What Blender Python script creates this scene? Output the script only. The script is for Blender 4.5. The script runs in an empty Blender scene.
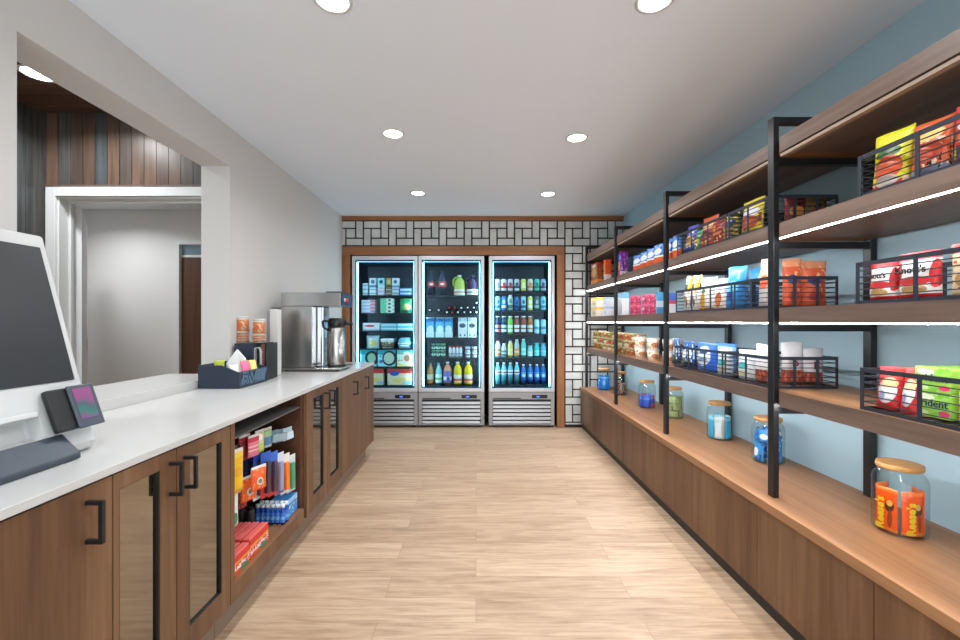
import bpy, bmesh, math, random
from mathutils import Vector, Matrix
random.seed(7)
SC = bpy.context.scene
COL = SC.collection
PI = math.pi
F, VX, VY, H = 430.0, 476.0, 322.0, 1.37      # focal length in pixels, vanishing point, eye height

# ------------------------------------------------------------------ materials
MATS = {}
def srgb(r, g, b):
    def f(c):
        c /= 255.0
        return c / 12.92 if c <= .04045 else ((c + .055) / 1.055) ** 2.4
    return (f(r), f(g), f(b), 1)

def M(name, rgb=(200, 200, 200), rough=.5, metal=0, emit=None, estr=0, spec=.5, coat=0):
    if name in MATS: return MATS[name]
    m = bpy.data.materials.new(name); m.use_nodes = True
    b = m.node_tree.nodes['Principled BSDF']
    b.inputs['Base Color'].default_value = srgb(*rgb)
    b.inputs['Roughness'].default_value = rough
    b.inputs['Metallic'].default_value = metal
    b.inputs['Specular IOR Level'].default_value = spec
    b.inputs['Coat Weight'].default_value = coat
    if emit:
        b.inputs['Emission Color'].default_value = srgb(*emit)
        b.inputs['Emission Strength'].default_value = estr
    MATS[name] = m
    return m

def nodes(m): return m.node_tree.nodes, m.node_tree.links

def ramp(N, stops, const=False):
    r = N.new('ShaderNodeValToRGB')
    r.color_ramp.interpolation = 'CONSTANT' if const else 'LINEAR'
    e = r.color_ramp.elements
    while len(e) < len(stops): e.new(.5)
    for el, (p, c) in zip(e, stops):
        el.position = p; el.color = srgb(*c)
    return r

def wood(name, stops, grain='Z', fine=38, rough=.42, coarse=5, stretch=.05, vary=None, spec=.35):
    """veneer whose grain runs along one axis; vary = plank width (axis across, m) for tone per plank"""
    if name in MATS: return MATS[name]
    m = M(name, stops[0][1], rough, spec=spec); N, L = nodes(m); b = N['Principled BSDF']
    tc = N.new('ShaderNodeTexCoord'); mp = N.new('ShaderNodeMapping')
    s = [1, 1, 1]; s['XYZ'.index(grain)] = stretch; mp.inputs['Scale'].default_value = s
    L.new(tc.outputs['Object'], mp.inputs['Vector'])
    n1 = N.new('ShaderNodeTexNoise'); n1.inputs['Scale'].default_value = coarse; n1.inputs['Detail'].default_value = 5
    n1.inputs['Distortion'].default_value = .6
    n2 = N.new('ShaderNodeTexNoise'); n2.inputs['Scale'].default_value = fine; n2.inputs['Detail'].default_value = 8
    n2.inputs['Roughness'].default_value = .65
    L.new(mp.outputs[0], n1.inputs['Vector']); L.new(mp.outputs[0], n2.inputs['Vector'])
    mx = N.new('ShaderNodeMath'); mx.operation = 'MULTIPLY_ADD'; mx.inputs[1].default_value = .55
    h = N.new('ShaderNodeMath'); h.operation = 'MULTIPLY'; h.inputs[1].default_value = .45
    L.new(n2.outputs[0], h.inputs[0]); L.new(n1.outputs[0], mx.inputs[0]); L.new(h.outputs[0], mx.inputs[2])
    r = ramp(N, stops); L.new(mx.outputs[0], r.inputs[0])
    L.new(r.outputs[0], b.inputs['Base Color'])
    return m

def mixn(N, L, fac, a, bcol):
    x = N.new('ShaderNodeMix'); x.data_type = 'RGBA'
    if isinstance(fac, (int, float)): x.inputs[0].default_value = fac
    else: L.new(fac, x.inputs[0])
    for sock, v in ((x.inputs[6], a), (x.inputs[7], bcol)):
        if isinstance(v, tuple): sock.default_value = srgb(*v)
        else: L.new(v, sock)
    return x.outputs[2]

def mth(N, L, op, a, b=None, c=None):
    x = N.new('ShaderNodeMath'); x.operation = op
    for i, v in enumerate((a, b, c)):
        if v is None: continue
        if isinstance(v, (int, float)): x.inputs[i].default_value = v
        else: L.new(v, x.inputs[i])
    return x.outputs[0]

def printed(name, base, bands=(), blobs=(), specks=(), rough=.4, stripes=None, coat=0):
    """printed packaging: base colour, horizontal bands (z0,z1,col), ellipses (cx,cz,rx,rz,col) and
    blotches (scale, threshold, col, z0, z1) laid out over the pack's own bounding box"""
    if name in MATS: return MATS[name]
    m = M(name, base, rough, coat=coat); N, L = nodes(m); b = N['Principled BSDF']
    tc = N.new('ShaderNodeTexCoord'); sp = N.new('ShaderNodeSeparateXYZ'); L.new(tc.outputs['Generated'], sp.inputs[0])
    x, z = sp.outputs[0], sp.outputs[2]
    cur = base
    if stripes:
        n, col, ax = stripes
        v = mth(N, L, 'FRACT', mth(N, L, 'MULTIPLY', sp.outputs['xyz'.index(ax)], float(n)))
        cur = mixn(N, L, mth(N, L, 'GREATER_THAN', v, .62), cur, col)
    for z0, z1, col in bands:
        f = mth(N, L, 'MULTIPLY', mth(N, L, 'GREATER_THAN', z, z0), mth(N, L, 'LESS_THAN', z, z1))
        cur = mixn(N, L, f, cur, col)
    for sc, thr, col, z0, z1 in specks:
        n = N.new('ShaderNodeTexNoise'); n.inputs['Scale'].default_value = sc; n.inputs['Detail'].default_value = 2
        L.new(tc.outputs['Generated'], n.inputs['Vector'])
        f = mth(N, L, 'MULTIPLY', mth(N, L, 'GREATER_THAN', z, z0), mth(N, L, 'LESS_THAN', z, z1))
        f = mth(N, L, 'MULTIPLY', f, mth(N, L, 'GREATER_THAN', n.outputs[0], thr))
        cur = mixn(N, L, f, cur, col)
    for cx, cz, rx, rz, col in blobs:
        dx = mth(N, L, 'DIVIDE', mth(N, L, 'SUBTRACT', x, cx), rx); dz = mth(N, L, 'DIVIDE', mth(N, L, 'SUBTRACT', z, cz), rz)
        d = mth(N, L, 'ADD', mth(N, L, 'MULTIPLY', dx, dx), mth(N, L, 'MULTIPLY', dz, dz))
        cur = mixn(N, L, mth(N, L, 'LESS_THAN', d, 1.0), cur, col)
    if not isinstance(cur, tuple): L.new(cur, b.inputs['Base Color'])
    return m

def glass(name, tint=(245, 250, 250), gloss=.04, ior=1.45):
    if name in MATS: return MATS[name]
    m = bpy.data.materials.new(name); m.use_nodes = True; N, L = nodes(m)
    N.remove(N['Principled BSDF']); out = N['Material Output']
    t = N.new('ShaderNodeBsdfTransparent'); t.inputs[0].default_value = srgb(*tint)
    g = N.new('ShaderNodeBsdfGlossy'); g.inputs['Roughness'].default_value = gloss
    lw = N.new('ShaderNodeLayerWeight'); lw.inputs[0].default_value = .5
    f = N.new('ShaderNodeMath'); f.operation = 'MULTIPLY_ADD'; f.inputs[1].default_value = .55*(ior-1)/.45; f.inputs[2].default_value = .035*(ior-1)/.45
    pw_ = N.new('ShaderNodeMath'); pw_.operation = 'POWER'; pw_.inputs[1].default_value = 4; L.new(lw.outputs['Facing'], pw_.inputs[0]); L.new(pw_.outputs[0], f.inputs[0])
    x = N.new('ShaderNodeMixShader'); L.new(f.outputs[0], x.inputs[0]); L.new(t.outputs[0], x.inputs[1]); L.new(g.outputs[0], x.inputs[2])
    L.new(x.outputs[0], out.inputs[0]); MATS[name] = m
    return m

# ------------------------------------------------------------------ mesh building
class MB:
    def __init__(s): s.v, s.f, s.mi, s.sm = [], [], [], []
    def add(s, vs, fs, mi=0, sm=False):
        o = len(s.v); s.v += [tuple(v) for v in vs]
        for f in fs: s.f.append(tuple(o + i for i in f)); s.mi.append(mi); s.sm.append(sm)
        return s
    def box(s, x0, y0, z0, x1, y1, z1, mi=0):
        v = [(x0,y0,z0),(x1,y0,z0),(x1,y1,z0),(x0,y1,z0),(x0,y0,z1),(x1,y0,z1),(x1,y1,z1),(x0,y1,z1)]
        return s.add(v, [(0,3,2,1),(4,5,6,7),(0,1,5,4),(1,2,6,5),(2,3,7,6),(3,0,4,7)], mi)
    def cbox(s, cx, cy, z0, w, d, h, mi=0): return s.box(cx-w/2, cy-d/2, z0, cx+w/2, cy+d/2, z0+h, mi)
    def rod(s, a, b, r, n=8, mi=0, r2=None):
        a, b = Vector(a), Vector(b); t = (b-a).normalized(); r2 = r if r2 is None else r2
        u = t.cross(Vector((0,0,1)) if abs(t.z) < .9 else Vector((1,0,0))).normalized(); w = t.cross(u)
        vs = []
        for p, q in ((a, r), (b, r2)):
            for i in range(n):
                c = 2*PI*i/n; vs.append(p + u*math.cos(c)*q + w*math.sin(c)*q)
        s.add(vs, [(i, (i+1)%n, n+(i+1)%n, n+i) for i in range(n)], mi, True)
        return s.add(vs, [tuple(range(n-1,-1,-1)), tuple(range(n, 2*n))], mi)
    def path(s, pts, r, n=6, mi=0):
        for a, b in zip(pts, pts[1:]): s.rod(a, b, r, n, mi)
        return s
    def lathe(s, prof, n=20, c=(0,0,0), mi=0, cap=True, sq=None):
        """prof: list of (radius, z); sq = (sx, sy) squash"""
        sx, sy = sq or (1, 1); vs = []
        for r, z in prof:
            for i in range(n):
                a = 2*PI*i/n; vs.append((c[0]+r*sx*math.cos(a), c[1]+r*sy*math.sin(a), c[2]+z))
        k = len(prof)
        s.add(vs, [(j*n+i, j*n+(i+1)%n, (j+1)*n+(i+1)%n, (j+1)*n+i) for j in range(k-1) for i in range(n)], mi, True)
        if cap: s.add(vs[:n] + vs[-n:], [tuple(range(n-1,-1,-1)), tuple(range(n, 2*n))], mi)
        return s
    def prism(s, poly, a, b, axis='Y', mi=0, side=None):
        """poly: 2-D points; extruded from a to b along axis (poly in the other two axes, in XYZ order)"""
        def p3(p, t): return {'X': (t,p[0],p[1]), 'Y': (p[0],t,p[1]), 'Z': (p[0],p[1],t)}[axis]
        n = len(poly); vs = [p3(p, a) for p in poly] + [p3(p, b) for p in poly]
        s.add(vs, [tuple(range(n)), tuple(range(2*n-1, n-1, -1))], mi)
        for i in range(n):
            s.add([vs[i], vs[(i+1)%n], vs[n+(i+1)%n], vs[n+i]], [(0,3,2,1)], side[i] if side else mi)
        return s
    def pillow(s, w, h, d, nx=10, nz=14, seed=0, foot=.25, fin=.08, mi=0, lean=0.0, wr=1.0):
        """filled bag standing on z=0, facing -y: crimped fins at top, fuller at the foot"""
        rnd = random.Random(seed); ph = [rnd.uniform(0, 6.28) for _ in range(6)]
        def T(u, v):
            a = math.sin(PI*min(max(u,0),1))**.45 if 0 < u < 1 else 0
            if v < foot: b = (.75 + .25*v/foot) if foot > 0 else 1
            elif v > 1-fin: b = .04
            else: b = max(.04, math.cos((v-foot)/(1-fin-foot)*PI/2))**.6
            if foot == 0 and v < fin: b = .05
            elif foot == 0: b = math.sin(PI*(v-fin*.7)/(1-1.4*fin))**.5 if fin*.7 < v < 1-fin*.7 else .05
            wk = 1 + wr*.10*math.sin(9*u+ph[0]+5*v) + wr*.07*math.sin(17*v+ph[1]-6*u)
            return d/2*a*b*wk
        vs = []
        for side in (-1, 1):
            for j in range(nz+1):
                v = j/nz
                for i in range(nx+1):
                    u = i/nx
                    pinch = 1 - .05*math.sin(PI*min(v/.9,1))
                    x = (u-.5)*w*pinch
                    y = side*(T(u,v)) + lean*v*h
                    z = v*h + (.012*h*math.sin(5*u+ph[2])*v if v > .9 else 0)
                    if i in (0, nx): y = lean*v*h + side*.001
                    vs.append((x, y, z))
        K = (nx+1)*(nz+1); fs = []
        for j in range(nz):
            for i in range(nx):
                a = j*(nx+1)+i
                fs.append((a, a+1, a+nx+2, a+nx+1)); fs.append((K+a, K+a+nx+1, K+a+nx+2, K+a+1))
        for j in range(nz):
            a = j*(nx+1); fs.append((a, a+nx+1, K+a+nx+1, K+a)); a += nx; fs.append((a, K+a, K+a+nx+1, a+nx+1))
        for i in range(nx):
            fs.append((i, K+i, K+i+1, i+1)); a = nz*(nx+1)+i; fs.append((a, a+1, K+a+1, K+a))
        return s.add(vs, fs, mi, True)
    def xf(s, mat):
        s.v = [tuple(mat @ Vector(v)) for v in s.v]; return s
    def build(s, name, mat, parent=None, bevel=0, seg=2):
        me = bpy.data.meshes.new(name); me.from_pydata(s.v, [], s.f)
        for m in (mat if isinstance(mat, (list, tuple)) else [mat]): me.materials.append(m)
        me.polygons.foreach_set('material_index', s.mi); me.polygons.foreach_set('use_smooth', s.sm)
        bm = bmesh.new(); bm.from_mesh(me)
        bmesh.ops.remove_doubles(bm, verts=bm.verts, dist=1e-6)
        bmesh.ops.recalc_face_normals(bm, faces=bm.faces)
        bm.to_mesh(me); bm.free(); me.update()
        o = bpy.data.objects.new(name, me); COL.objects.link(o)
        if parent: o.parent = parent
        if bevel:
            b = o.modifiers.new('bevel', 'BEVEL'); b.width = bevel; b.segments = seg; b.limit_method = 'ANGLE'; b.angle_limit = .7
        return o

def tag(o, label, cat, group=None):
    o['label'] = label; o['category'] = cat
    if group: o['group'] = group
    return o
def thing(name, label, cat, loc=(0,0,0), rz=0, group=None):
    o = bpy.data.objects.new(name, None); COL.objects.link(o); o.location = loc; o.rotation_euler = (0,0,rz)
    o.empty_display_size = .05
    return tag(o, label, cat, group)
def struct(name, mb, mat, bevel=0):
    o = mb.build(name, mat, None, bevel); o['kind'] = 'structure'; return o
def solo(name, mb, mat, label, cat, loc=(0,0,0), rz=0, group=None, bevel=0, ry=0, rx=0):
    o = mb.build(name, mat, None, bevel); o.location = loc; o.rotation_euler = (rx, ry, rz)
    return tag(o, label, cat, group)
def kids(o): return [c for c in bpy.data.objects if c.parent is o]
def dup(root, loc, rz=0, label=None, group=None, cat=None, mats=None):
    """copy of a thing with copies of its parts and sub-parts; mats: {part name: material}"""
    def rec(o, par):
        c = o.copy(); COL.objects.link(c)
        if par is not None: c.parent = par
        base = o.name.split('.')[0]
        if mats and base in mats:
            c.data = o.data.copy(); c.data.materials.clear(); c.data.materials.append(mats[base])
        for ch in kids(o): rec(ch, c)
        return c
    r = rec(root, None); r.location = loc; r.rotation_euler = (0, 0, rz)
    if label: r['label'] = label
    if group: r['group'] = group
    if cat: r['category'] = cat
    return r
def lettering(parent, text, size, loc, rot, mat, name='lettering', shear=0, bold=0, sx=1.0, extr=.0006):
    cu = bpy.data.curves.new('t', 'FONT'); cu.body = text; cu.size = size; cu.align_x = 'CENTER'; cu.align_y = 'CENTER'
    cu.extrude = extr; cu.offset = bold; cu.shear = shear; cu.resolution_u = 2
    to = bpy.data.objects.new('t', cu); COL.objects.link(to)
    dg = bpy.context.evaluated_depsgraph_get(); dg.update()
    me = bpy.data.meshes.new_from_object(to.evaluated_get(dg))
    bpy.data.objects.remove(to); bpy.data.curves.remove(cu)
    me.materials.clear(); me.materials.append(mat)
    o = bpy.data.objects.new(name, me); COL.objects.link(o); o.parent = parent
    o.location = loc; o.rotation_euler = rot; o.scale = (sx, 1, 1)
    return o
ORD = ['first','second','third','fourth','fifth','sixth','seventh','eighth','ninth','tenth','eleventh','twelfth','thirteenth','fourteenth']

# ------------------------------------------------------------------ camera
cam = bpy.data.cameras.new('camera'); co = bpy.data.objects.new('camera', cam); COL.objects.link(co)
co.location = (0, 0, H); co.rotation_euler = (PI/2, 0, 0)
cam.sensor_width = 36; cam.lens = 36*F/960; cam.shift_x = 4/960; cam.shift_y = 2/960; cam.clip_start = .02
SC.camera = co
def wx(px, Y): return (px-VX)*Y/F
def wz(py, Y): return H + (VY-py)*Y/F
def YX(px, X): return X*F/(px-VX)

# ------------------------------------------------------------------ common materials
white_wall = M('wall_paint', (206, 202, 198), .7)
ceil_white = M('ceiling_paint', (229, 236, 244), .8)
blue_wall = M('blue_paint', (164, 193, 204), .65)
white_trim = M('white_trim', (214, 214, 212), .4)
black_metal = M('black_metal', (20, 20, 22), .38, spec=.5)
dark_metal = M('dark_wire', (52, 57, 68), .4, .3)
quartz = M('quartz', (197, 195, 192), .25)
walnut_lit = wood('walnut_lit', [(.3, (112, 76, 48)), (.5, (150, 106, 71)), (.7, (177, 133, 94))], 'Y', 34, .4, 6)  # walnut for upward faces, warm glow from above put into its colour
steel = M('steel', (186, 184, 180), .24, 1)
steel_side = M('steel_satin', (168, 167, 165), .27, 1)
chrome = M('chrome', (220, 222, 225), .12, 1)
black_plastic = M('black_plastic', (18, 18, 20), .35)
white_plastic = M('white_plastic', (200, 199, 197), .35)
navy = M('navy_laminate', (38, 50, 66), .45)
walnut = wood('walnut_veneer', [(.3, (66, 43, 28)), (.5, (106, 74, 50)), (.7, (134, 100, 71))], 'Z', 34, .4, 5)
walnut_y = wood('walnut_along', [(.3, (86, 67, 58)), (.5, (116, 95, 84)), (.7, (140, 117, 104))], 'Y', 34, .42, 6)
walnut_shaded = wood('walnut_inside_shaded', [(.3, (60, 36, 24)), (.7, (104, 66, 44))], 'Y', 30, .5, 6)  # same veneer darkened, the niche's inner shade put into its colour
walnut_cut = wood('walnut_core', [(.3, (140, 92, 52)), (.7, (172, 122, 78))], 'Z', 40, .6, 6)
oak_trim = wood('oak_trim', [(.3, (104, 64, 37)), (.5, (144, 96, 60)), (.7, (168, 121, 80))], 'X', 30, .45, 5)
oak_trim_z = wood('oak_trim_upright', [(.3, (104, 64, 37)), (.5, (144, 96, 60)), (.7, (168, 121, 80))], 'Z', 30, .45, 5)
lid_wood = wood('bamboo', [(.3, (150, 98, 48)), (.7, (204, 156, 96))], 'X', 60, .45, 12)
lettering_black = M('ink_black', (25, 22, 24), .5)
clear = glass('clear_glass')
# ================================================================== SETTING
XL, XR, XO, YB, ZC = -1.737, 1.915, -1.94, 5.6, 2.742
Y0 = -2.6                                            # the room runs on behind the photographer
# floor: oak planks laid across the room
fl = M('oak_planks', (205, 175, 145), .45); N, L = nodes(fl); b = N['Principled BSDF']
tc = N.new('ShaderNodeTexCoord')
br = N.new('ShaderNodeTexBrick'); br.offset = .37; br.offset_frequency = 2
br.inputs['Scale'].default_value = 1; br.inputs['Brick Width'].default_value = 1.22; br.inputs['Row Height'].default_value = .178
br.inputs['Mortar Size'].default_value = .0011; br.inputs['Mortar Smooth'].default_value = 0; br.inputs['Bias'].default_value = 0
br.inputs['Color1'].default_value = srgb(0,0,0); br.inputs['Color2'].default_value = srgb(255,255,255); br.inputs['Mortar'].default_value = srgb(0,0,0)
L.new(tc.outputs['Object'], br.inputs['Vector'])
mp = N.new('ShaderNodeMapping'); mp.inputs['Scale'].default_value = (.75, 9, 1); L.new(tc.outputs['Object'], mp.inputs[0])
off = N.new('ShaderNodeVectorMath'); off.operation = 'MULTIPLY_ADD'; off.inputs[1].default_value = (7, 3, 5)
L.new(br.outputs['Color'], off.inputs[0]); L.new(mp.outputs[0], off.inputs[2])
n1 = N.new('ShaderNodeTexNoise'); n1.inputs['Scale'].default_value = 3.6; n1.inputs['Detail'].default_value = 6; n1.inputs['Distortion'].default_value = .9
n2 = N.new('ShaderNodeTexNoise'); n2.inputs['Scale'].default_value = 11; n2.inputs['Detail'].default_value = 8; n2.inputs['Roughness'].default_value = .7
L.new(off.outputs[0], n1.inputs[0]); L.new(off.outputs[0], n2.inputs[0])
g = mth(N, L, 'ADD', mth(N, L, 'MULTIPLY', n1.outputs[0], .6), mth(N, L, 'MULTIPLY', n2.outputs[0], .4))
r = ramp(N, [(.30, (140, 111, 86)), (.43, (178, 148, 121)), (.56, (197, 168, 140)), (.72, (211, 185, 159))]); L.new(g, r.inputs[0])
sepc = N.new('ShaderNodeSeparateColor'); L.new(br.outputs['Color'], sepc.inputs[0])
c = N.new('ShaderNodeMix'); c.data_type = 'RGBA'; c.blend_type = 'MULTIPLY'; c.inputs[0].default_value = 1
tone = ramp(N, [(0, (234, 230, 226)), (1, (255, 255, 255))]); L.new(sepc.outputs[0], tone.inputs[0])
L.new(r.outputs[0], c.inputs[6]); L.new(tone.outputs[0], c.inputs[7])
cc = mixn(N, L, mth(N, L, 'MULTIPLY', br.outputs['Fac'], .55), c.outputs[2], (110, 84, 60))
L.new(cc, b.inputs['Base Color'])
struct('floor', MB().box(-6, Y0, -.08, 2.1, 6.5, 0), fl)

struct('ceiling', MB().box(XL, Y0, ZC, XR+.1, YB+.1, ZC+.1), ceil_white)
wl = MB()
OY0, OY1, OZ0, OZ1 = 1.627, 3.036, .95, 2.472
wl.box(XO, Y0, 0, XL, OY0, 3.1).box(XO, OY1, 0, XL, YB+.9, 3.1).box(XO, OY0, 0, XL, OY1, OZ0).box(XO, OY0, OZ1, XL, OY1, 3.1)
struct('wall_left', wl, white_wall)
struct('wall_right', MB().box(XR, Y0, 0, XR+.1, YB+.1, ZC), blue_wall)

# back wall: dark joints with raised pale blocks laid as a pinwheel, a hole for the coolers
grout = M('dark_joint', (38, 32, 30), .8)
tile = M('pale_block', (196, 200, 198), .55); N, L = nodes(tile)
tcn = N.new('ShaderNodeTexCoord'); nn = N.new('ShaderNodeTexNoise'); nn.inputs['Scale'].default_value = 5; nn.inputs['Detail'].default_value = 6
L.new(tcn.outputs['Object'], nn.inputs[0]); rr = ramp(N, [(.3, (178, 182, 180)), (.7, (208, 211, 208))]); L.new(nn.outputs[0], rr.inputs[0])
L.new(rr.outputs[0], N['Principled BSDF'].inputs['Base Color'])
FX0, FX1, FXO0, FXO1 = wx(350, 5.57), wx(557, 5.57), wx(340.5, 5.57), wx(564.5, 5.57)
FZ0, FZ1 = wz(255, 5.57), wz(246, 5.57)
wb = MB()
wb.box(XL, YB, FZ0, XR, YB+.1, ZC).box(FX1, YB, 0, XR, YB+.1, FZ0).box(XL, YB, 0, FX0, YB+.1, FZ0)
U, x00, zt = .3275, wx(363.6, YB), wz(220.9, YB)
A_, B_ = .305, .695; J = .019
regs = [(XL, FZ1, XR, zt), (FXO1, .035, XR, FZ1)]
for i in range(-2, 12):
    for j in range(0, 9):
        ox, oz = x00 + i*U, zt - j*U
        for (a, b2, c2, d) in ((0,0,B_,A_), (B_,0,1,B_), (A_,B_,1,1), (0,A_,A_,1), (A_,A_,B_,B_)):
            X0, X1, Z1, Z0 = ox+a*U+J/2, ox+c2*U-J/2, oz-b2*U-J/2, oz-d*U+J/2
            for q in regs:
                x0, x1, z0, z1 = max(X0,q[0]), min(X1,q[2]), max(Z0,q[1]), min(Z1,q[3])
                if x1-x0 > .012 and z1-z0 > .012: wb.box(x0, YB-.014, z0, x1, YB+.002, z1, 1)
struct('wall_back', wb, [grout, tile])
dark_alcove = M('alcove_black', (16, 16, 18), .8)
al = MB().box(FX0-.05, 6.42, 0, FX1+.05, 6.5, 2.4).box(FX0-.06, YB+.1, 0, FX0, 6.42, 2.4).box(FX1, YB+.1, 0, FX1+.06, 6.42, 2.4).box(FX0, YB+.1, FZ0, FX1, 6.42, FZ0+.1)
struct('wall_alcove', al, dark_alcove)
tr = MB().box(FXO0, YB-.035, FZ0, FXO1, YB+.1, FZ1)
struct('trim_1', tr, oak_trim, .003)
struct('trim_2', MB().box(FX1, YB-.035, 0, FXO1, YB+.1, FZ0), oak_trim_z, .003)
struct('trim_3', MB().box(FXO0, YB-.035, 0, FX0, YB+.1, FZ0), oak_trim_z, .003)
struct('trim_4', MB().box(XL, YB-.03, zt, XR, YB, zt+.058), oak_trim, .002)
struct('baseboard_back', MB().box(FXO1, YB-.018, 0, 1.36, YB, .04), grout)

# ---------------- room beyond the opening: planked wall, wooden ceiling, white door frame, corridor
YP = 3.35
pw = M('stained_planks', (90, 70, 58), .34); N, L = nodes(pw); b = N['Principled BSDF']
tc = N.new('ShaderNodeTexCoord'); sp = N.new('ShaderNodeSeparateXYZ'); L.new(tc.outputs['Object'], sp.inputs[0])
PWD = .0955
idx = mth(N, L, 'FLOOR', mth(N, L, 'DIVIDE', mth(N, L, 'ADD', sp.outputs[0], sp.outputs[1]), PWD))
wn = N.new('ShaderNodeTexWhiteNoise'); wn.noise_dimensions = '1D'; L.new(idx, wn.inputs['W'])
tone = ramp(N, [(0, (74, 80, 82)), (.25, (100, 94, 88)), (.45, (92, 74, 62)), (.65, (124, 96, 78)), (.82, (84, 68, 58)), (1, (98, 88, 80))]); L.new(wn.outputs[0], tone.inputs[0])
mp = N.new('ShaderNodeMapping'); mp.inputs['Scale'].default_value = (1, 1, .06); L.new(tc.outputs['Object'], mp.inputs[0])
n1 = N.new('ShaderNodeTexNoise'); n1.inputs['Scale'].default_value = 30; n1.inputs['Detail'].default_value = 7; L.new(mp.outputs[0], n1.inputs[0])
x = N.new('ShaderNodeMix'); x.data_type = 'RGBA'; x.blend_type = 'MULTIPLY'; x.inputs[0].default_value = .8
gr = ramp(N, [(.3, (150, 150, 150)), (.65, (255, 255, 255))]); L.new(n1.outputs[0], gr.inputs[0])
L.new(tone.outputs[0], x.inputs[6]); L.new(gr.outputs[0], x.inputs[7]); L.new(x.outputs[2], b.inputs['Base Color'])
XS = -3.38                                           # side wall of that room
DX0, DX1, DZ = -3.26, -2.10, 2.345                   # door opening in the planked wall
def planks_x(mb, x0, x1, z0, z1, y):
    k = math.floor((x0+y)/PWD)
    while k*PWD-y < x1:
        a, c2 = max(x0, k*PWD-y+.002), min(x1, (k+1)*PWD-y-.002)
        if c2-a > .004: mb.box(a, y, z0, c2, y+.02, z1, 0)
        k += 1
pl = MB()
planks_x(pl, XS, DX0, 0, 3.0, YP); planks_x(pl, DX0, DX1, DZ, 3.0, YP); planks_x(pl, DX1, XO, 0, 3.0, YP)
pl.box(XS, YP+.02, 0, DX0, YP+.14, 3.0, 1).box(DX0, YP+.02, DZ, DX1, YP+.14, 3.0, 1).box(DX1, YP+.02, 0, XO, YP+.14, 3.0, 1)
struct('wall_planked', pl, [pw, M('plank_backing', (24, 20, 18), .9)])
ps = MB(); k = math.floor((XS+Y0)/PWD)
for i in range(80):
    y = Y0 + i*PWD
    if y > YP-.003: break
    ps.box(XS-.02, y+.002, 0, XS, min(YP, y+PWD-.002), 3.0, 0)
ps.box(XS-.1, Y0, 0, XS-.02, YP, 3.0, 1)
struct('wall_planked_side', ps, [pw, MATS['plank_backing']])
wood_ceiling = wood('ceiling_boards', [(.3, (60, 42, 34)), (.7, (112, 82, 64))], 'X', 26, .4, 6)
cb = MB()
for i in range(46):
    y = YP - i*.13
    cb.box(XS, y-.126, 3.0, XO, y, 3.02)
cb.box(XS-.1, Y0, 3.02, XO, YP+.14, 3.1)
struct('ceiling_boarded', cb, wood_ceiling)
# door frame (white) and leaf opened into the corridor
d1 = MB()
cw = .075
d1.box(DX0-cw, YP-.022, 0, DX0, YP, DZ+cw).box(DX0, YP-.022, DZ, DX1, YP, DZ+cw).box(DX1, YP-.022, 0, DX1+cw, YP, DZ+cw)
d1.box(DX0, YP, 0, DX0+.012, YP+.14, DZ).box(DX0+.012, YP, DZ-.012, DX1-.012, YP+.14, DZ).box(DX1-.012, YP, 0, DX1, YP+.14, DZ)
d1.box(DX0+.012, YP+.08, 0, DX0+.028, YP+.105, DZ-.012).box(DX0+.012, YP+.08, DZ-.028, DX1-.012, YP+.105, DZ-.012)
door1 = struct('door_1', d1, white_trim, .003)
leaf = MB().box(0, -.04, .01, .92, 0, 2.31)
lf = leaf.build('door_leaf', M('leaf_paint', (226, 226, 226), .5), door1, .002); lf.location = (-3.262, 3.50, 0); lf.rotation_euler = (0, 0, PI - .872)
lp = MB().box(.87, -.0408, 1.09, .9225, .0008, 1.22).build('latch_plate', black_metal, lf)
struct('trim_5', MB().box(DX0-cw-.012, YP-.026, DZ+cw, DX1+cw, YP+.0, DZ+cw+.012), M('drip_brown', (96, 80, 70), .5))
# corridor
YC = 4.7
hall = M('hall_paint', (214, 211, 208), .7)
hc = MB().box(-5.6, YC, 0, -3.28, YC+.1, 2.6).box(-3.28, YC, 2.26, XO, YC+.1, 2.6).box(-2.3, YC, 0, XO, YC+.1, 2.26)
hc.box(-5.7, YP+.14, 0, -5.6, YC, 2.6).box(-5.6, YP+.04, 0, XS-.1, YP+.14, 2.6)
struct('wall_corridor', hc, hall)
struct('ceiling_corridor', MB().box(-5.7, YP+.14, 2.6, XO, YC+.1, 2.7), ceil_white)
d2 = MB().box(-3.28, YC-.02, 0, -3.235, YC+.1, 2.26).box(-3.235, YC-.02, 2.215, -2.3, YC+.1, 2.26).box(-3.235, YC+.02, 2.08, -2.3, YC+.06, 2.105)
door2 = struct('door_2', d2, white_trim, .002)
MB().box(-3.233, YC+.02, .01, -2.33, YC+.06, 2.078).build('door_leaf', wood('dark_door', [(.3, (62, 38, 28)), (.7, (96, 62, 46))], 'Z', 30, .45, 6), door2)
MB().box(-3.233, YC+.03, 2.107, -2.33, YC+.05, 2.213).build('transom_glass', M('transom', (120, 140, 150), .15), door2)
vent = MB().box(-2.95, 4.0, 2.588, -2.55, 4.2, 2.6)
v = solo('ceiling_vent', MB().box(-.2, -.1, -.012, .2, .1, 0), black_metal, 'black slotted air vent in the corridor ceiling beyond the white door frame', 'vent', (-2.75, 4.25, 2.6))

# ---------------- stone ledge of the opening
struct('trim_6', MB().box(-2.17, OY0+.002, .952, XL+.004, OY1-.002, 1.0055), quartz, .003)

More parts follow.
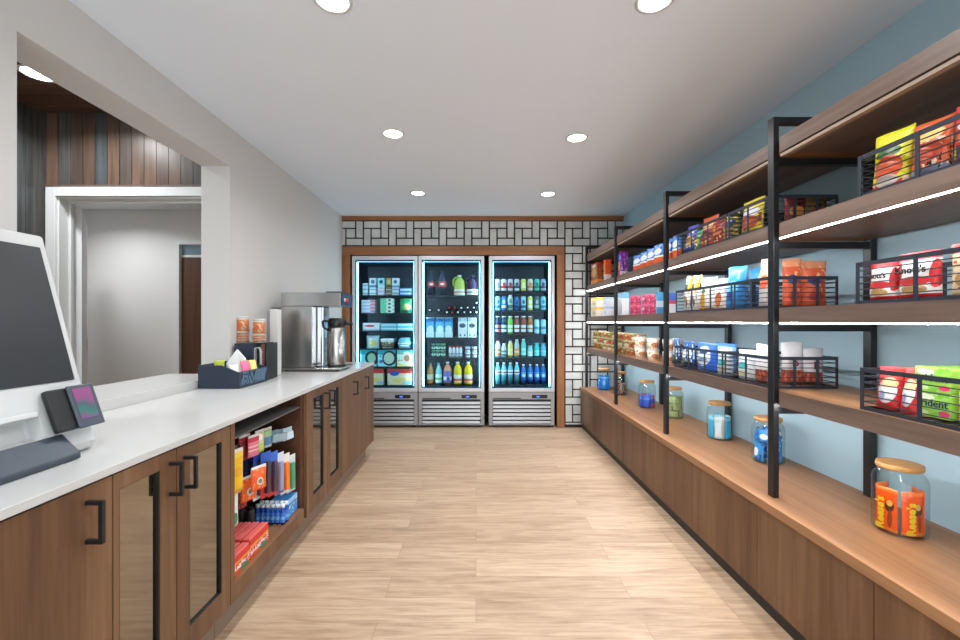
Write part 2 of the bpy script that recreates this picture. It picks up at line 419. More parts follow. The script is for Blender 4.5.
# ---------------- downlights
lens_m = M('lamp_lens', (255, 255, 255), .5, emit=(255, 250, 242), estr=30)
def downlight(x, y, z, label, power, grp='recessed ceiling lights', r=.07):
    t = thing('downlight', label, 'ceiling light', (x, y, z), 0, grp)
    MB().lathe([(r+.012, 0), (r+.012, -.005), (r-.002, -.007), (r-.006, -.001), (r-.006, 0)], 28).build('trim_ring', white_trim, t)
    MB().lathe([(r-.008, -.0008), (r-.008, -.003)], 28).build('lens', lens_m, t)
    li = bpy.data.lights.new('lamp', 'AREA'); li.shape = 'DISK'; li.size = 2*r; li.energy = power; li.color = (.91, .96, 1); li.spread = 2.6
    lo = bpy.data.objects.new('lamp', li); COL.objects.link(lo); lo.parent = t; lo.location = (0, 0, -.012)
    return t
P_DL = 9
names = {(-.61, 1.83): 'recessed ceiling light nearest the camera, cut by the top edge, towards the counter', (.762, 1.83): 'recessed ceiling light nearest the camera, towards the snack shelves',
         (-.604, 3.13): 'recessed ceiling light second from the coolers, on the counter side', (.75, 3.2): 'recessed ceiling light second from the coolers, on the shelf side',
         (-.617, 4.57): 'recessed ceiling light closest to the coolers, on the counter side', (.77, 4.6): 'recessed ceiling light closest to the coolers, on the shelf side'}
for (x, y), lab in names.items(): downlight(x, y, ZC, lab, P_DL)
downlight(-.61, .45, ZC, 'recessed ceiling light over the photographer, counter side, outside the photo', P_DL)
downlight(.76, .45, ZC, 'recessed ceiling light over the photographer, shelf side, outside the photo', P_DL)
downlight(-2.87, 2.82, 3.0, 'recessed light in the dark wooden ceiling beyond the wall opening', 17, r=.09)
downlight(-2.6, 1.2, 3.0, 'added light in the wooden ceiling, unseen behind the near wall', 15, r=.1)  # extra lamp added out of view to brighten the side room
downlight(-3.7, 4.0, 2.6, 'added light in the corridor ceiling, unseen behind the door frame', 13)  # lamp added out of view to light the corridor walls
w = bpy.data.worlds.new('world'); SC.world = w; w.use_nodes = True
w.node_tree.nodes['Background'].inputs[0].default_value = (.87, .945, 1, 1); w.node_tree.nodes['Background'].inputs[1].default_value = 3.6
SC.view_settings.view_transform = 'Standard'; SC.view_settings.look = 'None'; SC.view_settings.gamma = 1; SC.view_settings.exposure = .17
SC.view_settings.use_curve_mapping = False
SC.cycles.use_denoising = True; SC.cycles.max_bounces = 10; SC.cycles.transparent_max_bounces = 16
SC.cycles.diffuse_bounces = 5; SC.cycles.sample_clamp_indirect = 6; SC.cycles.caustics_reflective = False; SC.cycles.caustics_refractive = False

# ================================================================== COUNTER RUN
XF, ZT, ZB, HB, YE = -1.055, .9545, .93, .15, 4.437
tag_ct = MB().box(XL+.001, -.6, ZB, XF+.005, YE, ZT)
solo('countertop', tag_ct, quartz, 'long white quartz countertop over the walnut cabinets along the wall opening', 'countertop', bevel=.002)
XT = XF - .07
mirror = M('smoked_mirror', (152, 144, 131), .06, 1)
XW = XL + .002
def carcass(t, y0, y1, zb=HB):
    m = MB().box(XW, y0+.0015, zb, XF-.02, y1-.0015, ZB-.001)
    return m.build('carcass', walnut, t)
def plinth(t, y0, y1):
    return MB().box(XW, y0+.0015, 0, XT, y1-.0015, HB-.0005).build('toe_kick', M('toe_laminate', (128, 110, 94), .5), t)
def pull(parent, y, zc, L_=.116):
    """black bar handle standing off a door that faces +x"""
    m = MB().box(XF+.036, y-.0055, zc-L_/2, XF+.047, y+.0055, zc+L_/2)
    for s in (-1, 1): m.box(XF-.001, y-.0055, zc+s*L_/2-(.011 if s > 0 else 0), XF+.036, y+.0055, zc+s*L_/2+(0 if s > 0 else .011))
    return m.build('handle', black_metal, parent)
def solid_door(t, y0, y1, hy, zc):
    d = MB().box(XF-.019, y0+.002, HB+.003, XF, y1-.002, ZB-.006).build('door', walnut, t, .0015)
    if hy: pull(d, hy, zc)
    return d
def glass_door(t, y0, y1, hy, zc, st=.055, g0=None, g1=None):
    a, b2, z0, z1 = y0+.002, y1-.002, HB+.003, ZB-.006
    ga, gb = g0 or a+st, g1 or b2-st; za, zb_ = z0+.095, z1-.05
    m = MB().box(XF-.019, a, z0, XF, ga, z1).box(XF-.019, gb, z0, XF, b2, z1).box(XF-.019, ga, z0, XF, gb, za).box(XF-.019, ga, zb_, XF, gb, z1)
    d = m.build('door', walnut, t, .0012)
    MB().box(XF-.0112, ga, za, XF-.0105, gb, zb_).build('mirror_panel', mirror, d)
    e = .003
    bd = MB().box(XF-.0104, ga, za, XF-.001, ga+e, zb_).box(XF-.0104, gb-e*1.6, za, XF-.001, gb, zb_).box(XF-.0104, ga+e, za, XF-.001, gb-e*1.6, za+.001).box(XF-.0104, ga+e, zb_-.001, XF-.001, gb-e*1.6, zb_)
    bd.build('glazing_bead', black_metal, d)
    if hy: pull(d, hy, zc)
    return d
t = thing('base_cabinet', 'walnut base cabinet with one plain door under the checkout kiosk', 'cabinet', (0,0,0))
carcass(t, .55, 1.25); plinth(t, .55, 1.25); solid_door(t, .55, 1.25, 1.165, .828)
t = thing('base_cabinet', 'walnut base cabinet with two mirrored doors, nearest, beside the open niche', 'cabinet', (0,0,0))
carcass(t, 1.25, 1.85); plinth(t, 1.25, 1.85)
glass_door(t, 1.25, 1.517, 1.4816, .83, g0=1.272, g1=1.435); glass_door(t, 1.517, 1.85, 1.5557, .827, g0=1.585, g1=1.785)
# open niche with pegs
NY0, NY1, NF = 1.85, 2.72, .2285
t = thing('open_cabinet', 'open walnut niche cabinet hung with small goods between mirrored doors', 'cabinet', (0,0,0))
plinth(t, NY0, NY1)
MB().box(XW, NY0+.0015, HB, XF, NY0+.03, ZB-.001).build('side_panel', walnut, t)
MB().box(XW, NY1-.085, HB, XF-.02, NY1-.0015, ZB-.001).build('side_panel', walnut_shaded, t)
MB().box(XF-.0195, NY1-.04, HB, XF, NY1-.0015, ZB-.001).build('face_strip', walnut, t)
bq = MB().box(XW, NY0+.03, HB, XF, NY1-.085, NF-.0005); bq.mi[1] = 1
bq.build('bottom_panel', [walnut, walnut_lit], t)
bp = MB().box(XW, NY0+.03, NF, XW+.02, NY1-.085, ZB-.001)
bp.build('back_panel', M('niche_back', (120, 122, 124), .5), t)
peg = MB()
GX = -1.46
for z in (.86, .80, .74, .68, .62, .56, .50, .44, .38, .32): peg.rod((GX, NY0+.035, z), (GX, NY1-.09, z), .003, 6)
for i in range(15): peg.rod((GX, NY0+.05+i*.05, .26), (GX, NY0+.05+i*.05, .9), .003, 6)
peg.build('wire_grid', M('grid_wire', (70, 72, 75), .4, .5), t)
hooks = MB()
for z, xs, n in ((.775, -1.27, 9), (.615, -1.27, 8)):
    for i in range(n): hooks.rod((GX, NY0+.09+i*.082, z+.012), (xs, NY0+.09+i*.082, z+.02), .003, 6)
hooks.build('peg_hook', M('hook_wire', (190, 190, 192), .25, 1), t)
MB().box(-1.5, NY0+.031, .845, -1.08, NY1-.086, .853).build('wire_shelf', M('price_rail', (96, 97, 98), .4), t)
t = thing('base_cabinet', 'walnut base cabinet with two mirrored doors, farther, past the open niche', 'cabinet', (0,0,0))
carcass(t, 2.72, 3.37); plinth(t, 2.72, 3.37)
glass_door(t, 2.72, 3.045, 2.983, .825, g0=2.785, g1=2.975); glass_door(t, 3.045, 3.37, 3.089, .825, g0=3.115, g1=3.305)
t = thing('base_cabinet', 'walnut base cabinet with two plain doors at the far counter end', 'cabinet', (0,0,0))
MB().box(XW, 3.3715, HB, XF-.02, YE-.025, ZB-.001).build('carcass', walnut, t); plinth(t, 3.37, YE-.06)
MB().box(XW, YE-.0235, HB-.004, XF, YE-.003, ZB-.001).build('end_panel', walnut, t)
solid_door(t, 3.37, 3.735, 3.69, .804); solid_door(t, 3.735, 4.11, 4.07, .797)
MB().box(XF-.019, 4.112, HB+.003, XF, YE-.027, ZB-.006).build('filler_panel', walnut, t, .0015)

# ================================================================== WALL SHELVING + LOW CABINETS
CXF, CXE, CZ, CZB = 1.355, 1.365-.018, .533, .49
LC = [(.3, 1.465), (1.465, 2.073), (2.073, 3.963), (3.963, 5.11), (5.11, YB-.022)]
CL = ['low walnut cabinet front nearest the camera below the orange candy jar', 'narrow low walnut cabinet front beside the nearest black shelf post',
      'long low walnut cabinet front in the middle of the shelf run', 'low walnut cabinet front below the two farthest candy jars', 'short low walnut cabinet front against the patterned block wall']
for (a, b2), lab in zip(LC, CL):
    t = thing('low_cabinet', lab, 'cabinet', (0,0,0))
    MB().box(CXF+.02, a+.001, .068, XR-.002, b2-.001, CZB-.001).build('carcass', walnut, t)
    MB().box(CXF, a+.002, .068, CXF+.0195, b2-.002, CZB-.003).build('front_panel', walnut, t, .0012)
    MB().box(1.372, a+.001, 0, XR-.002, b2-.001, .0675).build('toe_kick', M('toe_black', (34, 34, 36), .5), t)
solo('cabinet_top', MB().box(CXE, .3, CZB, XR-.002, YB-.022, CZ), walnut_lit, 'long walnut top over the low cabinets, carrying the candy jars', 'cabinet top', bevel=.002)

PY = [2.04, 3.20, 4.36, 5.515]
PYV = PY + [.88]
SX = 1.412                                            # front plane of posts and boards
BT = [1.045, 1.437, 1.833, 2.232]; TH = .07; PTOP = 2.345
su = thing('wall_shelving', 'black framed wall shelving with four walnut boards and light strips', 'shelving', (0,0,0))
PW, PD = .026, .042
for y in sorted(PYV):
    f = MB().box(SX, y, CZ+.0005, SX+PW, y+PD, PTOP).build('front_post', black_metal, su, .002)
    g = MB().box(XR-.042, y, CZ+.0005, XR-.012, y+PD, PTOP-.03)
    g.build('rear_post', black_metal, su, .002)
    MB().box(SX+PW, y+.004, PTOP-.03, XR-.012, y+PD-.004, PTOP).build('top_bar', black_metal, su)
    for z in BT: MB().box(SX+PW, y+.006, z-TH-.042, XR-.042, y+PD-.006, z-TH-.012).build('support_bar', black_metal, su)
led = M('light_strip', (255, 255, 255), .5, emit=(246, 250, 255), estr=125)
off_led = M('strip_unlit', (160, 136, 118), .5)
EY0, EY1 = .45, YB-.03
for k, z in enumerate(BT):
    q = MB()
    NW = .03
    def notched():
        pts = [(XR-.045, EY0), (XR-.045, EY1)]
        front = [(SX+.006, EY1)]
        for y in sorted(PYV, reverse=True):
            front += [(SX+.006, y+PD+.002), (SX+PW+.006, y+PD+.002), (SX+PW+.006, y-NW), (SX+.006, y-NW)]
        front += [(SX+.006, EY0)]
        return pts + front
    poly = notched(); n = len(poly)
    # caps are split into convex strips so the notches stay clean
    zs = (z-TH, z)
    ys = sorted({p[1] for p in poly})
    for a, b2 in zip(ys, ys[1:]):
        mid = (a+b2)/2; inn = any(y-NW < mid < y+PD+.002 for y in PYV)
        xf = SX+PW+.006 if inn else SX+.006
        if inn: q.box(xf, a, zs[0], XR-.045, b2, zs[1], 1)
        else: q.box(xf, a, zs[0], XR-.045, b2, zs[1], 0)
        q.mi[-5 if not inn else -5] = 2  # upper face takes the veneer copy coloured as lit
    bd = q.build('shelf_board', [walnut_y, walnut_cut, walnut_lit], su)
    for a, b2 in zip(sorted(PYV), sorted(PYV)[1:] + [EY1+NW]):
        lit = k < 3
        # channel let in under the front edge: an aluminium back and a glowing diffuser
        sx0, dz = (SX+.042, .006) if k == 0 else (SX+.0065, .0038)
        if lit: MB().box(sx0, a+PD+.003, z-TH-dz, sx0+.0055, b2-NW-.001, z-TH-.0005).build('light_strip', led, bd)
        else: MB().box(SX+.020, a+PD+.003, z-TH-.007, SX+.034, b2-NW-.001, z-TH-.0005, 1).box(SX+.010, a+PD+.003, z-TH-.020, SX+.034, b2-NW-.001, z-TH-.007, 0).build('light_strip', [off_led, black_metal], bd)
# ================================================================== COOLERS
silver = M('cooler_silver', (196, 198, 202), .35, .4)
grey_paint = M('cooler_grey', (150, 149, 150), .4, .2)
grille_m = M('grille_slats', (176, 176, 178), .35, .4)
cool_in = M('cooler_inside', (27, 37, 52), .5)
cool_led = M('cooler_light', (150, 230, 255), .5, emit=(120, 212, 246), estr=2.2)
shelf_m = M('cooler_shelf', (30, 34, 42), .4)
door_glass = glass('cooler_glass', (236, 248, 252), .03, 1.03)
YF, YI = 5.565, 5.66                                  # door face, front edge of the shelves
CW = .857
def zr(py): return wz(py, YI)
def cooler(x0, label, shelf_px, led_side):
    t = thing('glass_door_cooler', label, 'cooler', (x0, 0, 0), 0, 'glass door coolers')
    Z0, ZD, Z1 = .03, wz(392, YF), wz(256, YF)
    w = CW
    cab = MB().box(0, YF+.05, Z0, .03, 6.3, Z1).box(w-.03, YF+.05, Z0, w, 6.3, Z1).box(.03, YF+.05, Z1-.04, w-.03, 6.3, Z1).box(.03, 6.26, Z0, w-.03, 6.3, Z1-.04).box(.03, YF+.06, Z0, w-.03, 6.26, ZD+.02)
    cab.build('cabinet_shell', grey_paint, t)
    ln = MB().box(.03, YF+.055, ZD+.021, .036, 6.25, Z1-.041).box(w-.036, YF+.055, ZD+.021, w-.03, 6.25, Z1-.041).box(.036, 6.25, ZD+.021, w-.036, 6.258, Z1-.041).box(.036, YF+.055, ZD+.021, w-.036, 6.25, ZD+.03).box(.036, YF+.055, Z1-.048, w-.036, 6.25, Z1-.041)
    ln.build('liner', cool_in, t)
    fr = .044
    d = MB().box(.004, YF, ZD+.004, fr, YF+.045, Z1).box(w-fr, YF, ZD+.004, w-.004, YF+.045, Z1).box(fr, YF, ZD+.004, w-fr, YF+.045, ZD+.004+fr).box(fr, YF, Z1-fr-.006, w-fr, YF+.045, Z1)
    dr = d.build('door', silver, t, .003)
    MB().box(fr, YF+.012, ZD+fr, w-fr, YF+.016, Z1-fr-.004).build('glass_pane', door_glass, dr)
    gk = MB(); e = .012; a, b2, c2, d2 = fr, w-fr, ZD+.004+fr, Z1-fr-.006
    gk.box(a, YF+.018, c2, a+e, YF+.044, d2).box(b2-e, YF+.018, c2, b2, YF+.044, d2).box(a+e, YF+.018, c2, b2-e, YF+.044, c2+e).box(a+e, YF+.018, d2-e, b2-e, YF+.044, d2)
    gk.build('gasket', M('gasket_blue', (36, 60, 84), .5), dr)
    MB().box(w-.03, YF-.018, 1.1, w-.018, YF-.0005, 1.5).build('pull_handle', silver, dr, .003) if led_side else MB().box(w-.03, YF-.018, 1.1, w-.018, YF-.0005, 1.5).build('pull_handle', silver, dr, .003)
    xs = .062 if led_side == 'L' else w-.062
    MB().box(xs-.008, YF+.060, ZD+.06, xs+.008, YF+.072, Z1-.075).build('light_tube', cool_led, t)
    MB().box(.06, YF+.060, Z1-.070, w-.06, YF+.070, Z1-.063).build('light_tube', cool_led, t)
    xo = w-.062 if led_side == 'L' else .062
    MB().box(xo-.0025, YF+.060, ZD+.06, xo+.0025, YF+.068, Z1-.075).build('light_tube', cool_led, t)
    for xx, sg in ((.05, 1), (w-.05, -1)):
        li = bpy.data.lights.new('strip_lamp', 'AREA'); li.shape = 'RECTANGLE'; li.size = .02; li.size_y = 1.62; li.energy = 8.5; li.color = (.62, .88, 1)
        lo = bpy.data.objects.new('strip_lamp', li); COL.objects.link(lo); lo.parent = t; lo.location = (xx, YF+.058, (ZD+Z1)/2); lo.rotation_euler = (PI/2, 0, -sg*.75)
    for py in shelf_px:
        z = zr(py)
        s = MB().box(.075, YI-.004, z-.016, w-.075, YI+.004, z-.002)
        for i in range(24): s.box(.075+i*(w-.156)/23, YI+.004, z-.008, .081+i*(w-.156)/23, 6.2, z-.002)
        s.box(.075, 6.2, z-.016, w-.075, 6.208, z-.002)
        s.build('wire_shelf', shelf_m, t)
    # machine compartment
    MB().box(.004, YF+.008, Z0, w-.004, YF+.055, ZD-.002).build('lower_panel', grey_paint, t, .003)
    gr = MB(); zt_, n = ZD-.105, 6; ph = (zt_-Z0-.03)/n
    MB().box(.05, YF+.004, Z0+.02, w-.05, YF+.0075, zt_+.008).build('grille_recess', M('grille_dark', (22, 22, 24), .6), t)
    for i in range(n):
        z = Z0+.028+i*ph; gr.prism([(YF-.006, z), (YF+.003, z+.004), (YF+.003, z+ph*.62), (YF-.002, z+ph*.62)], .055, w-.055, 'X')
    gr.build('grille', grille_m, t)
    MB().box(.055, YF+.004, ZD-.088, .42, YF+.0075, ZD-.078).build('name_strip', M('grille_dark'), t)
    MB().box(.56, YF+.003, ZD-.082, .76, YF+.0075, ZD-.038).build('control_panel', black_plastic, t)
    MB().box(.62, YF+.001, ZD-.070, .66, YF+.0028, ZD-.052).build('display', M('display_blue', (40, 90, 220), .4, emit=(60, 120, 255), estr=1.2), t)
    for fx in (.03, w-.09):
        for fy in (YF+.05, 6.2): MB().box(fx, fy, 0, fx+.06, fy+.06, Z0-.0005).build('foot', black_plastic, t)
    return t
C1, C2, C3 = wx(351.7, YF), wx(418.2, YF), wx(488.7, YF)
S1 = [295, 313, 330.5, 348.5, 366.5, 385]; S2 = [295.5, 315.5, 337.5, 357.5, 385.5]; S3 = [290.5, 310, 333.8, 357.5, 384.5]
cooler(C1, 'left glass door cooler holding boxed frozen food', S1, 'L')
cooler(C2, 'middle glass door cooler holding juices, milk cartons and jugs', S2, 'L')
cooler(C3, 'right glass door cooler filled with cans and water bottles', S3, 'R')

# ---------------- generic packs
def px_rect(x0, x1, yt, yb, Y): return wx(x0, Y), wx(x1, Y), wz(yt, Y), wz(yb, Y)
def cbox(name, label, cat, x0, x1, yt, yb, mat, depth=.12, group=None, Y=None, z0=None, z1=None):
    Y = Y or YI+.012; X0, X1, Z1, Z0 = px_rect(x0, x1, yt, yb, Y)
    Z0 = Z0 if z0 is None else z0; Z1 = Z1 if z1 is None else z1
    w, h = X1-X0, Z1-Z0
    return solo(name, MB().box(-w/2, 0, 0, w/2, depth, h), mat, label, cat, ((X0+X1)/2, Y, Z0), 0, group, .002)
PROT = {}
def bottle(key, label, cat, h, r, body, cap, lab=None, z=(.2, .5), kind='bottle', neck=.38, shoulder=.62, capw=1.0, sq=None, caph=.06):
    """bottle thing at the origin: body, cap, paper label"""
    t = thing(kind, label, cat)
    nr = r*neck
    prof = [(r*.86, 0), (r*.98, .012*h/.2), (r, .05*h), (r, shoulder*h), (r*.94, (shoulder+.07)*h), (r*.72, (shoulder+.17)*h), (nr, (shoulder+.27)*h), (nr, (1-caph)*h)]
    MB().lathe(prof, 18, sq=sq).build('body', body, t)
    MB().lathe([(nr*1.2*capw, (1-caph)*h), (nr*1.2*capw, h*.995), (nr*1.0*capw, h)], 14).build('cap', cap, t)
    if lab: MB().lathe([(r*1.012, z[0]*h), (r*1.012, z[1]*h)], 18, cap=False, sq=sq).build('paper_label', lab, t)
    return t
def can(label, h, r, mat, top=None):
    t = thing('drink_can', label, 'can')
    MB().lathe([(r*.8, 0), (r*.97, .008), (r, .02), (r, h*.88), (r*.84, h*.975), (r*.84, h)], 18).build('body', mat, t)
    MB().lathe([(r*.82, h), (r*.80, h+.0015)], 16).build('lid', top or chrome, t)
    return t
# ---------------- left cooler: boxed frozen food
WHT, CYA = (226, 238, 242), (120, 206, 224)
P = printed
ice = [P('ice_white', WHT, [(.0,.25,(110,150,190))], [(.5,.6,.28,.22,(90,120,160))]), P('ice_cyan', (150,232,240), [(.0,.2,WHT)], [(.5,.6,.26,.2,(40,70,110))]),
       P('ice_gold', (176,150,70), [(0,.25,(90,70,50))], [(.5,.6,.3,.22,(220,200,150))]), P('ice_pale', (206,222,230), [(0,.2,(120,140,170))], [(.5,.6,.25,.2,(70,90,120))])]
flat = [P('flat_white', WHT, [(.3,.62,(150,180,205))]), P('flat_lilac', (206,202,226), [(.3,.6,(240,240,245))]), P('flat_brown', (120,104,84), [(.3,.6,(200,190,160))]), P('flat_pale', (196,210,220), [(.35,.65,(120,140,165))])]
zs = zr(S1[0])
cols = [((369.4,376), ice[0], flat[0], 'white'), ((377.7,384.4), ice[1], flat[1], 'cyan'), ((386,391.2), ice[2], flat[2], 'golden'), ((392,398.6), ice[3], flat[3], 'pale grey')]
G = 'boxes on the top shelf of the left cooler'
for (a, b2), m1, m2, nm in cols:
    for k in range(2): cbox('flat_box', f'{["lower", "upper"][k]} flat box under the tall {nm} box, top shelf of left cooler', 'box', a, b2, 0, 0, m2, .1, G, z0=zs+k*.0505, z1=zs+.049+k*.0505)
    cbox('tall_box', f'tall {nm} dessert box topping its stack on the top shelf of the left cooler', 'box', a, b2, 278, 0, m1, .09, G, z0=zs+.1015)
for k in range(3): cbox('small_carton', f'small white carton, {["bottom", "middle", "top"][k]} of its stack, left end of left cooler top shelf', 'carton', 362.6, 368, 0, 0, flat[0], .08, G, z0=zs+k*.0525, z1=zs+.051+k*.0525)
for k in range(2): cbox('flat_tray', f'blue flat pack, {["bottom", "top"][k]} of two at the right end of the top shelf, left cooler', 'pack', 400, 411, 0, 0, P('flat_blue', (92,128,184), [(.3,.65,(180,210,235))]), .1, G, z0=zs+k*.047, z1=zs+.045+k*.047)
zs = zr(S1[1]); G = 'boxes on the second shelf of the left cooler'
for k in range(4): cbox('flat_box', f'{["bottom","third","second","top"][k]} of four white and pink flat boxes stacked in the left cooler', 'box', 361.5, 374.8, 0, 0, P('white_pink', (232,232,240), [(.0,.4,(196,190,222))], [(.85,.6,.22,.35,(236,140,150))]), .12, G, z0=zs+k*.0435, z1=zs+.042+k*.0435)
for k in range(4): cbox('flat_box', f'{["bottom","third","second","top"][k]} of four green and white flat boxes stacked in the left cooler', 'box', 380.3, 393, 0, 0, P('green_white', (120,214,170), [], [(.74,.5,.3,.6,(232,240,230)), (.72,.5,.12,.3,(90,110,80))]), .12, G, z0=zs+k*.049, z1=zs+.0475+k*.049)
def cbag(name, label, cat, x0, x1, yt, yb, mat, d=.06, group=None, seed=1, foot=.25):
    Y = YI+.012; X0, X1, Z1, Z0 = px_rect(x0, x1, yt, yb, Y)
    return solo(name, MB().pillow(X1-X0, Z1-Z0, d, seed=seed, foot=foot), mat, label, cat, ((X0+X1)/2, Y+d*.62, Z0), 0, group)
cbag('frozen_bag', 'green bag with a pale yellow oval on the second shelf, left cooler', 'bag', 399.3, 411.3, 298.5, S1[1], P('green_bag', (60,170,110), [(.0,.2,(30,120,80))], [(.62,.42,.34,.22,(196,190,110))]), .09)
zs = zr(S1[2]); G = 'boxes on the third shelf of the left cooler'
cbox('flat_box', 'white flat box with red lettering shapes, left end of the third shelf, left cooler', 'box', 362.7, 379.4, 0, 0, P('white_red', (232,234,238), [(0,.2,(190,200,215))], [(.42,.6,.3,.16,(214,80,84))]), .12, G, z0=zs, z1=zs+.1)
for c, (a, b2) in enumerate(((380.8,396.2), (397.4,411.6))):
    for k in range(2): cbox('flat_box', f'{["lower","upper"][k]} cyan flat box, {["middle","right"][c]} stack on the third shelf, left cooler', 'box', a, b2, 0, 0, P('cyan_flat', (110,196,218), [(.35,.7,(214,238,242))]), .12, G, z0=zs+k*.048, z1=zs+.0465+k*.048)
cbag('frozen_bag', 'clear and yellow food bag on the fourth shelf, left cooler', 'bag', 365.6, 378.4, 335.8, S1[3], P('yellow_clear', (200,226,232), [], [(.55,.4,.36,.25,(226,206,130)), (.3,.75,.2,.1,(240,246,248))]), .08, None, 3)
bw = thing('food_tray', 'clear tray with brown food on the fourth shelf, left cooler', 'food tray', ((wx(380.2,YI)+wx(395.4,YI))/2, YI+.085, zr(S1[3])))
MB().lathe([(.07,0),(.082,.06),(.095,.11)], 4, sq=(1.38,.85)).xf(Matrix.Rotation(PI/4,4,'Z')).build('tray', P('tray_food', (196,204,206), [(.15,.75,(120,92,66))], (), [(6,.55,(214,190,150),.15,.75)]), bw)
MB().lathe([(.098,.1105),(.09,.128)], 4, sq=(1.36,.85)).xf(Matrix.Rotation(PI/4,4,'Z')).build('film_lid', P('film_lid', (222,232,236)), bw)
cm = thing('clamshell', 'clear clamshell with a white label on the fourth shelf, left cooler', 'food tray', ((wx(397.2,YI)+wx(411.2,YI))/2, YI+.085, zr(S1[3])))
MB().lathe([(.075,0),(.086,.06),(.092,.07),(.07,.13),(.05,.14)], 4, sq=(1.3,.9)).xf(Matrix.Rotation(PI/4,4,'Z')).build('shell', P('clam', (120,186,214), [(.42,.52,(210,236,244))]), cm)
MB().box(-.05,-.0735,.028,.06,-.0725,.075).build('paper_label', P('clam_label', (232,240,244), [(.4,.6,(60,80,110))]), cm)
G = 'frozen pizza boxes on the fifth shelf of the left cooler'
pz = [P('pizza_cyan', (150,226,236), [(.72,1,(60,180,190))], [(.72,.52,.42,.44,(34,52,58)), (.70,.52,.26,.28,(150,190,160))]), P('pizza_cyan_two', (160,228,240), [(.72,1,(60,170,190))], [(.66,.5,.4,.46,(30,48,54)), (.64,.5,.3,.34,(190,210,190)), (.2,.3,.1,.1,(60,110,190))], [(9,.58,(40,60,60),.15,.85)]),
      P('pizza_cream', (206,236,224), [(.75,1,(90,200,196)), (0,.2,(236,226,150))], [(.66,.5,.34,.4,(226,214,196)), (.66,.5,.2,.2,(180,120,90))], [(7,.56,(200,150,110),.15,.85)])]
for (a, b2), m, lb in (((360.2,376.4), pz[0], 'pizza box showing a dark round pizza, left on the fifth shelf of the left cooler'), ((377.8,395.2), pz[1], 'pizza box with a dark speckled round, middle of the fifth shelf, left cooler'), ((397,412.2), pz[2], 'cream and yellow pizza box, right on the fifth shelf of the left cooler')):
    cbox('pizza_box', lb, 'pizza box', a, b2, 350, S1[4], m, .05, G)
pb = P('pastry_box', (222,214,180), [(.72,1,(206,60,56))], [(.3,.72,.2,.16,(50,80,170)), (.6,.3,.4,.16,(236,200,120)), (.85,.15,.2,.12,(150,200,220))])
for (a, b2), lb in (((364.5,383.2), 'red topped pastry box half hidden by the counter end, bottom of the left cooler'), ((387.4,411.2), 'wide red topped pastry box at the right of the bottom shelf, left cooler')):
    cbox('pastry_box', lb, 'box', a, b2, 368.8, S1[5], pb, .12, 'pastry boxes at the bottom of the left cooler')

# ---------------- middle cooler
def cpos(cx, r): return (wx(cx, YI+.01+r), YI+.012+r)
def bh(yt, ps, Y=YI+.05): return wz(yt, Y) - zr(ps)
def put(px, r, ps, mk):
    x, y = cpos(px, r); t = mk; t.location = (x, y, zr(ps)+.0005); return t
cola = M('cola', (40, 26, 26), .15); red_cap = M('cap_red', (200, 40, 44), .4); white_cap = M('cap_white', (236, 240, 242), .4); green_cap = M('cap_green', (60, 150, 110), .4); blue_cap = M('cap_blue', (46, 110, 200), .4)
for i, px in enumerate((431.6, 442.4)):
    put(px, .052, S2[0], bottle('cola', f'{["left","right"][i]} of two tall cola bottles with red labels, top shelf of the middle cooler', 'bottle', .335, .052, M('cola_bottle', (66, 74, 92), .12), M('cap_dark', (70, 60, 66), .4), P('cola_label', (206,60,62), [], [(.5,.5,.3,.22,(240,220,220))]), (.34, .56)))['group'] = 'cola bottles in the middle cooler'
def jug(px, label, liquid, lab):
    t = thing('juice_jug', label, 'jug'); r = .075
    MB().lathe([(.062,0),(.074,.01),(.075,.15),(.066,.2),(.034,.235),(.024,.245),(.024,.255)], 20, sq=(1,.85)).build('body', liquid, t)
    MB().lathe([(.028,.2555),(.028,.272),(.02,.276)], 14).build('cap', white_cap if 'green' in label else M('cap_purple', (90, 60, 110), .4), t)
    MB().path([(-.03,-.03,.242), (-.062,-.034,.235), (-.082,-.036,.2), (-.084,-.036,.15), (-.07,-.03,.125)], .011, 8).build('handle', liquid, t)
    MB().lathe([(.0757,.012),(.0757,.085)], 20, cap=False, sq=(1,.85)).build('paper_label', lab, t)
    return t
put(459.5, .075, S2[0], jug(0, 'yellow green juice jug with a white label, top shelf of the middle cooler', M('limeade', (186, 206, 92), .25), P('jug_label', (232,226,214), [(.35,.6,(206,120,90))])))
put(472.3, .075, S2[0], jug(0, 'dark purple juice jug with a white label, top shelf of the middle cooler', M('grape', (58, 34, 66), .25), P('jug_label_two', (232,232,236), [(.35,.6,(120,110,150))])))
wine = M('wine_glass', (18, 16, 22), .15)
caps_ = [(429.7,310,'w'), (438.6,310,'w'), (446.9,312.2,'w'), (452.3,312.2,'r'), (458,312.2,'w'), (464.4,312.2,'w'), (470.6,312.2,'w'), (476.6,312.2,'w'),
         (449.3,307.6,'r'), (455.3,307.6,'r'), (461.3,307.8,'w'), (467.6,307.6,'w'), (473.8,307.6,'w'), (476.6,303.0,'w')]
for i, (px, py, k) in enumerate(caps_):
    row = 'bottom layer' if py > 309 else 'upper layer'
    n = [q for q in caps_ if (q[1] > 309) == (py > 309)].index((px, py, k))
    lab = f'{ORD[n]} from left in the {row} of lying dark bottles, middle cooler'
    if py < 304: lab = 'small dark bottle lying highest at the right, second shelf of the middle cooler'
    t = thing('small_bottle', lab, 'bottle', (wx(px, YI+.02), YI+.014, wz(py, YI+.02)), 0, 'small bottles lying in the middle cooler')
    MB().rod((0,0,0), (0,.028,0), .0125, 10).build('cap', {'w': white_cap, 'r': red_cap}[k], t)
    MB().lathe([(.0115,.028),(.0115,.06),(.03,.10),(.03,.2)], 12).xf(Matrix.Rotation(-PI/2,4,'X')).build('body', wine, t)
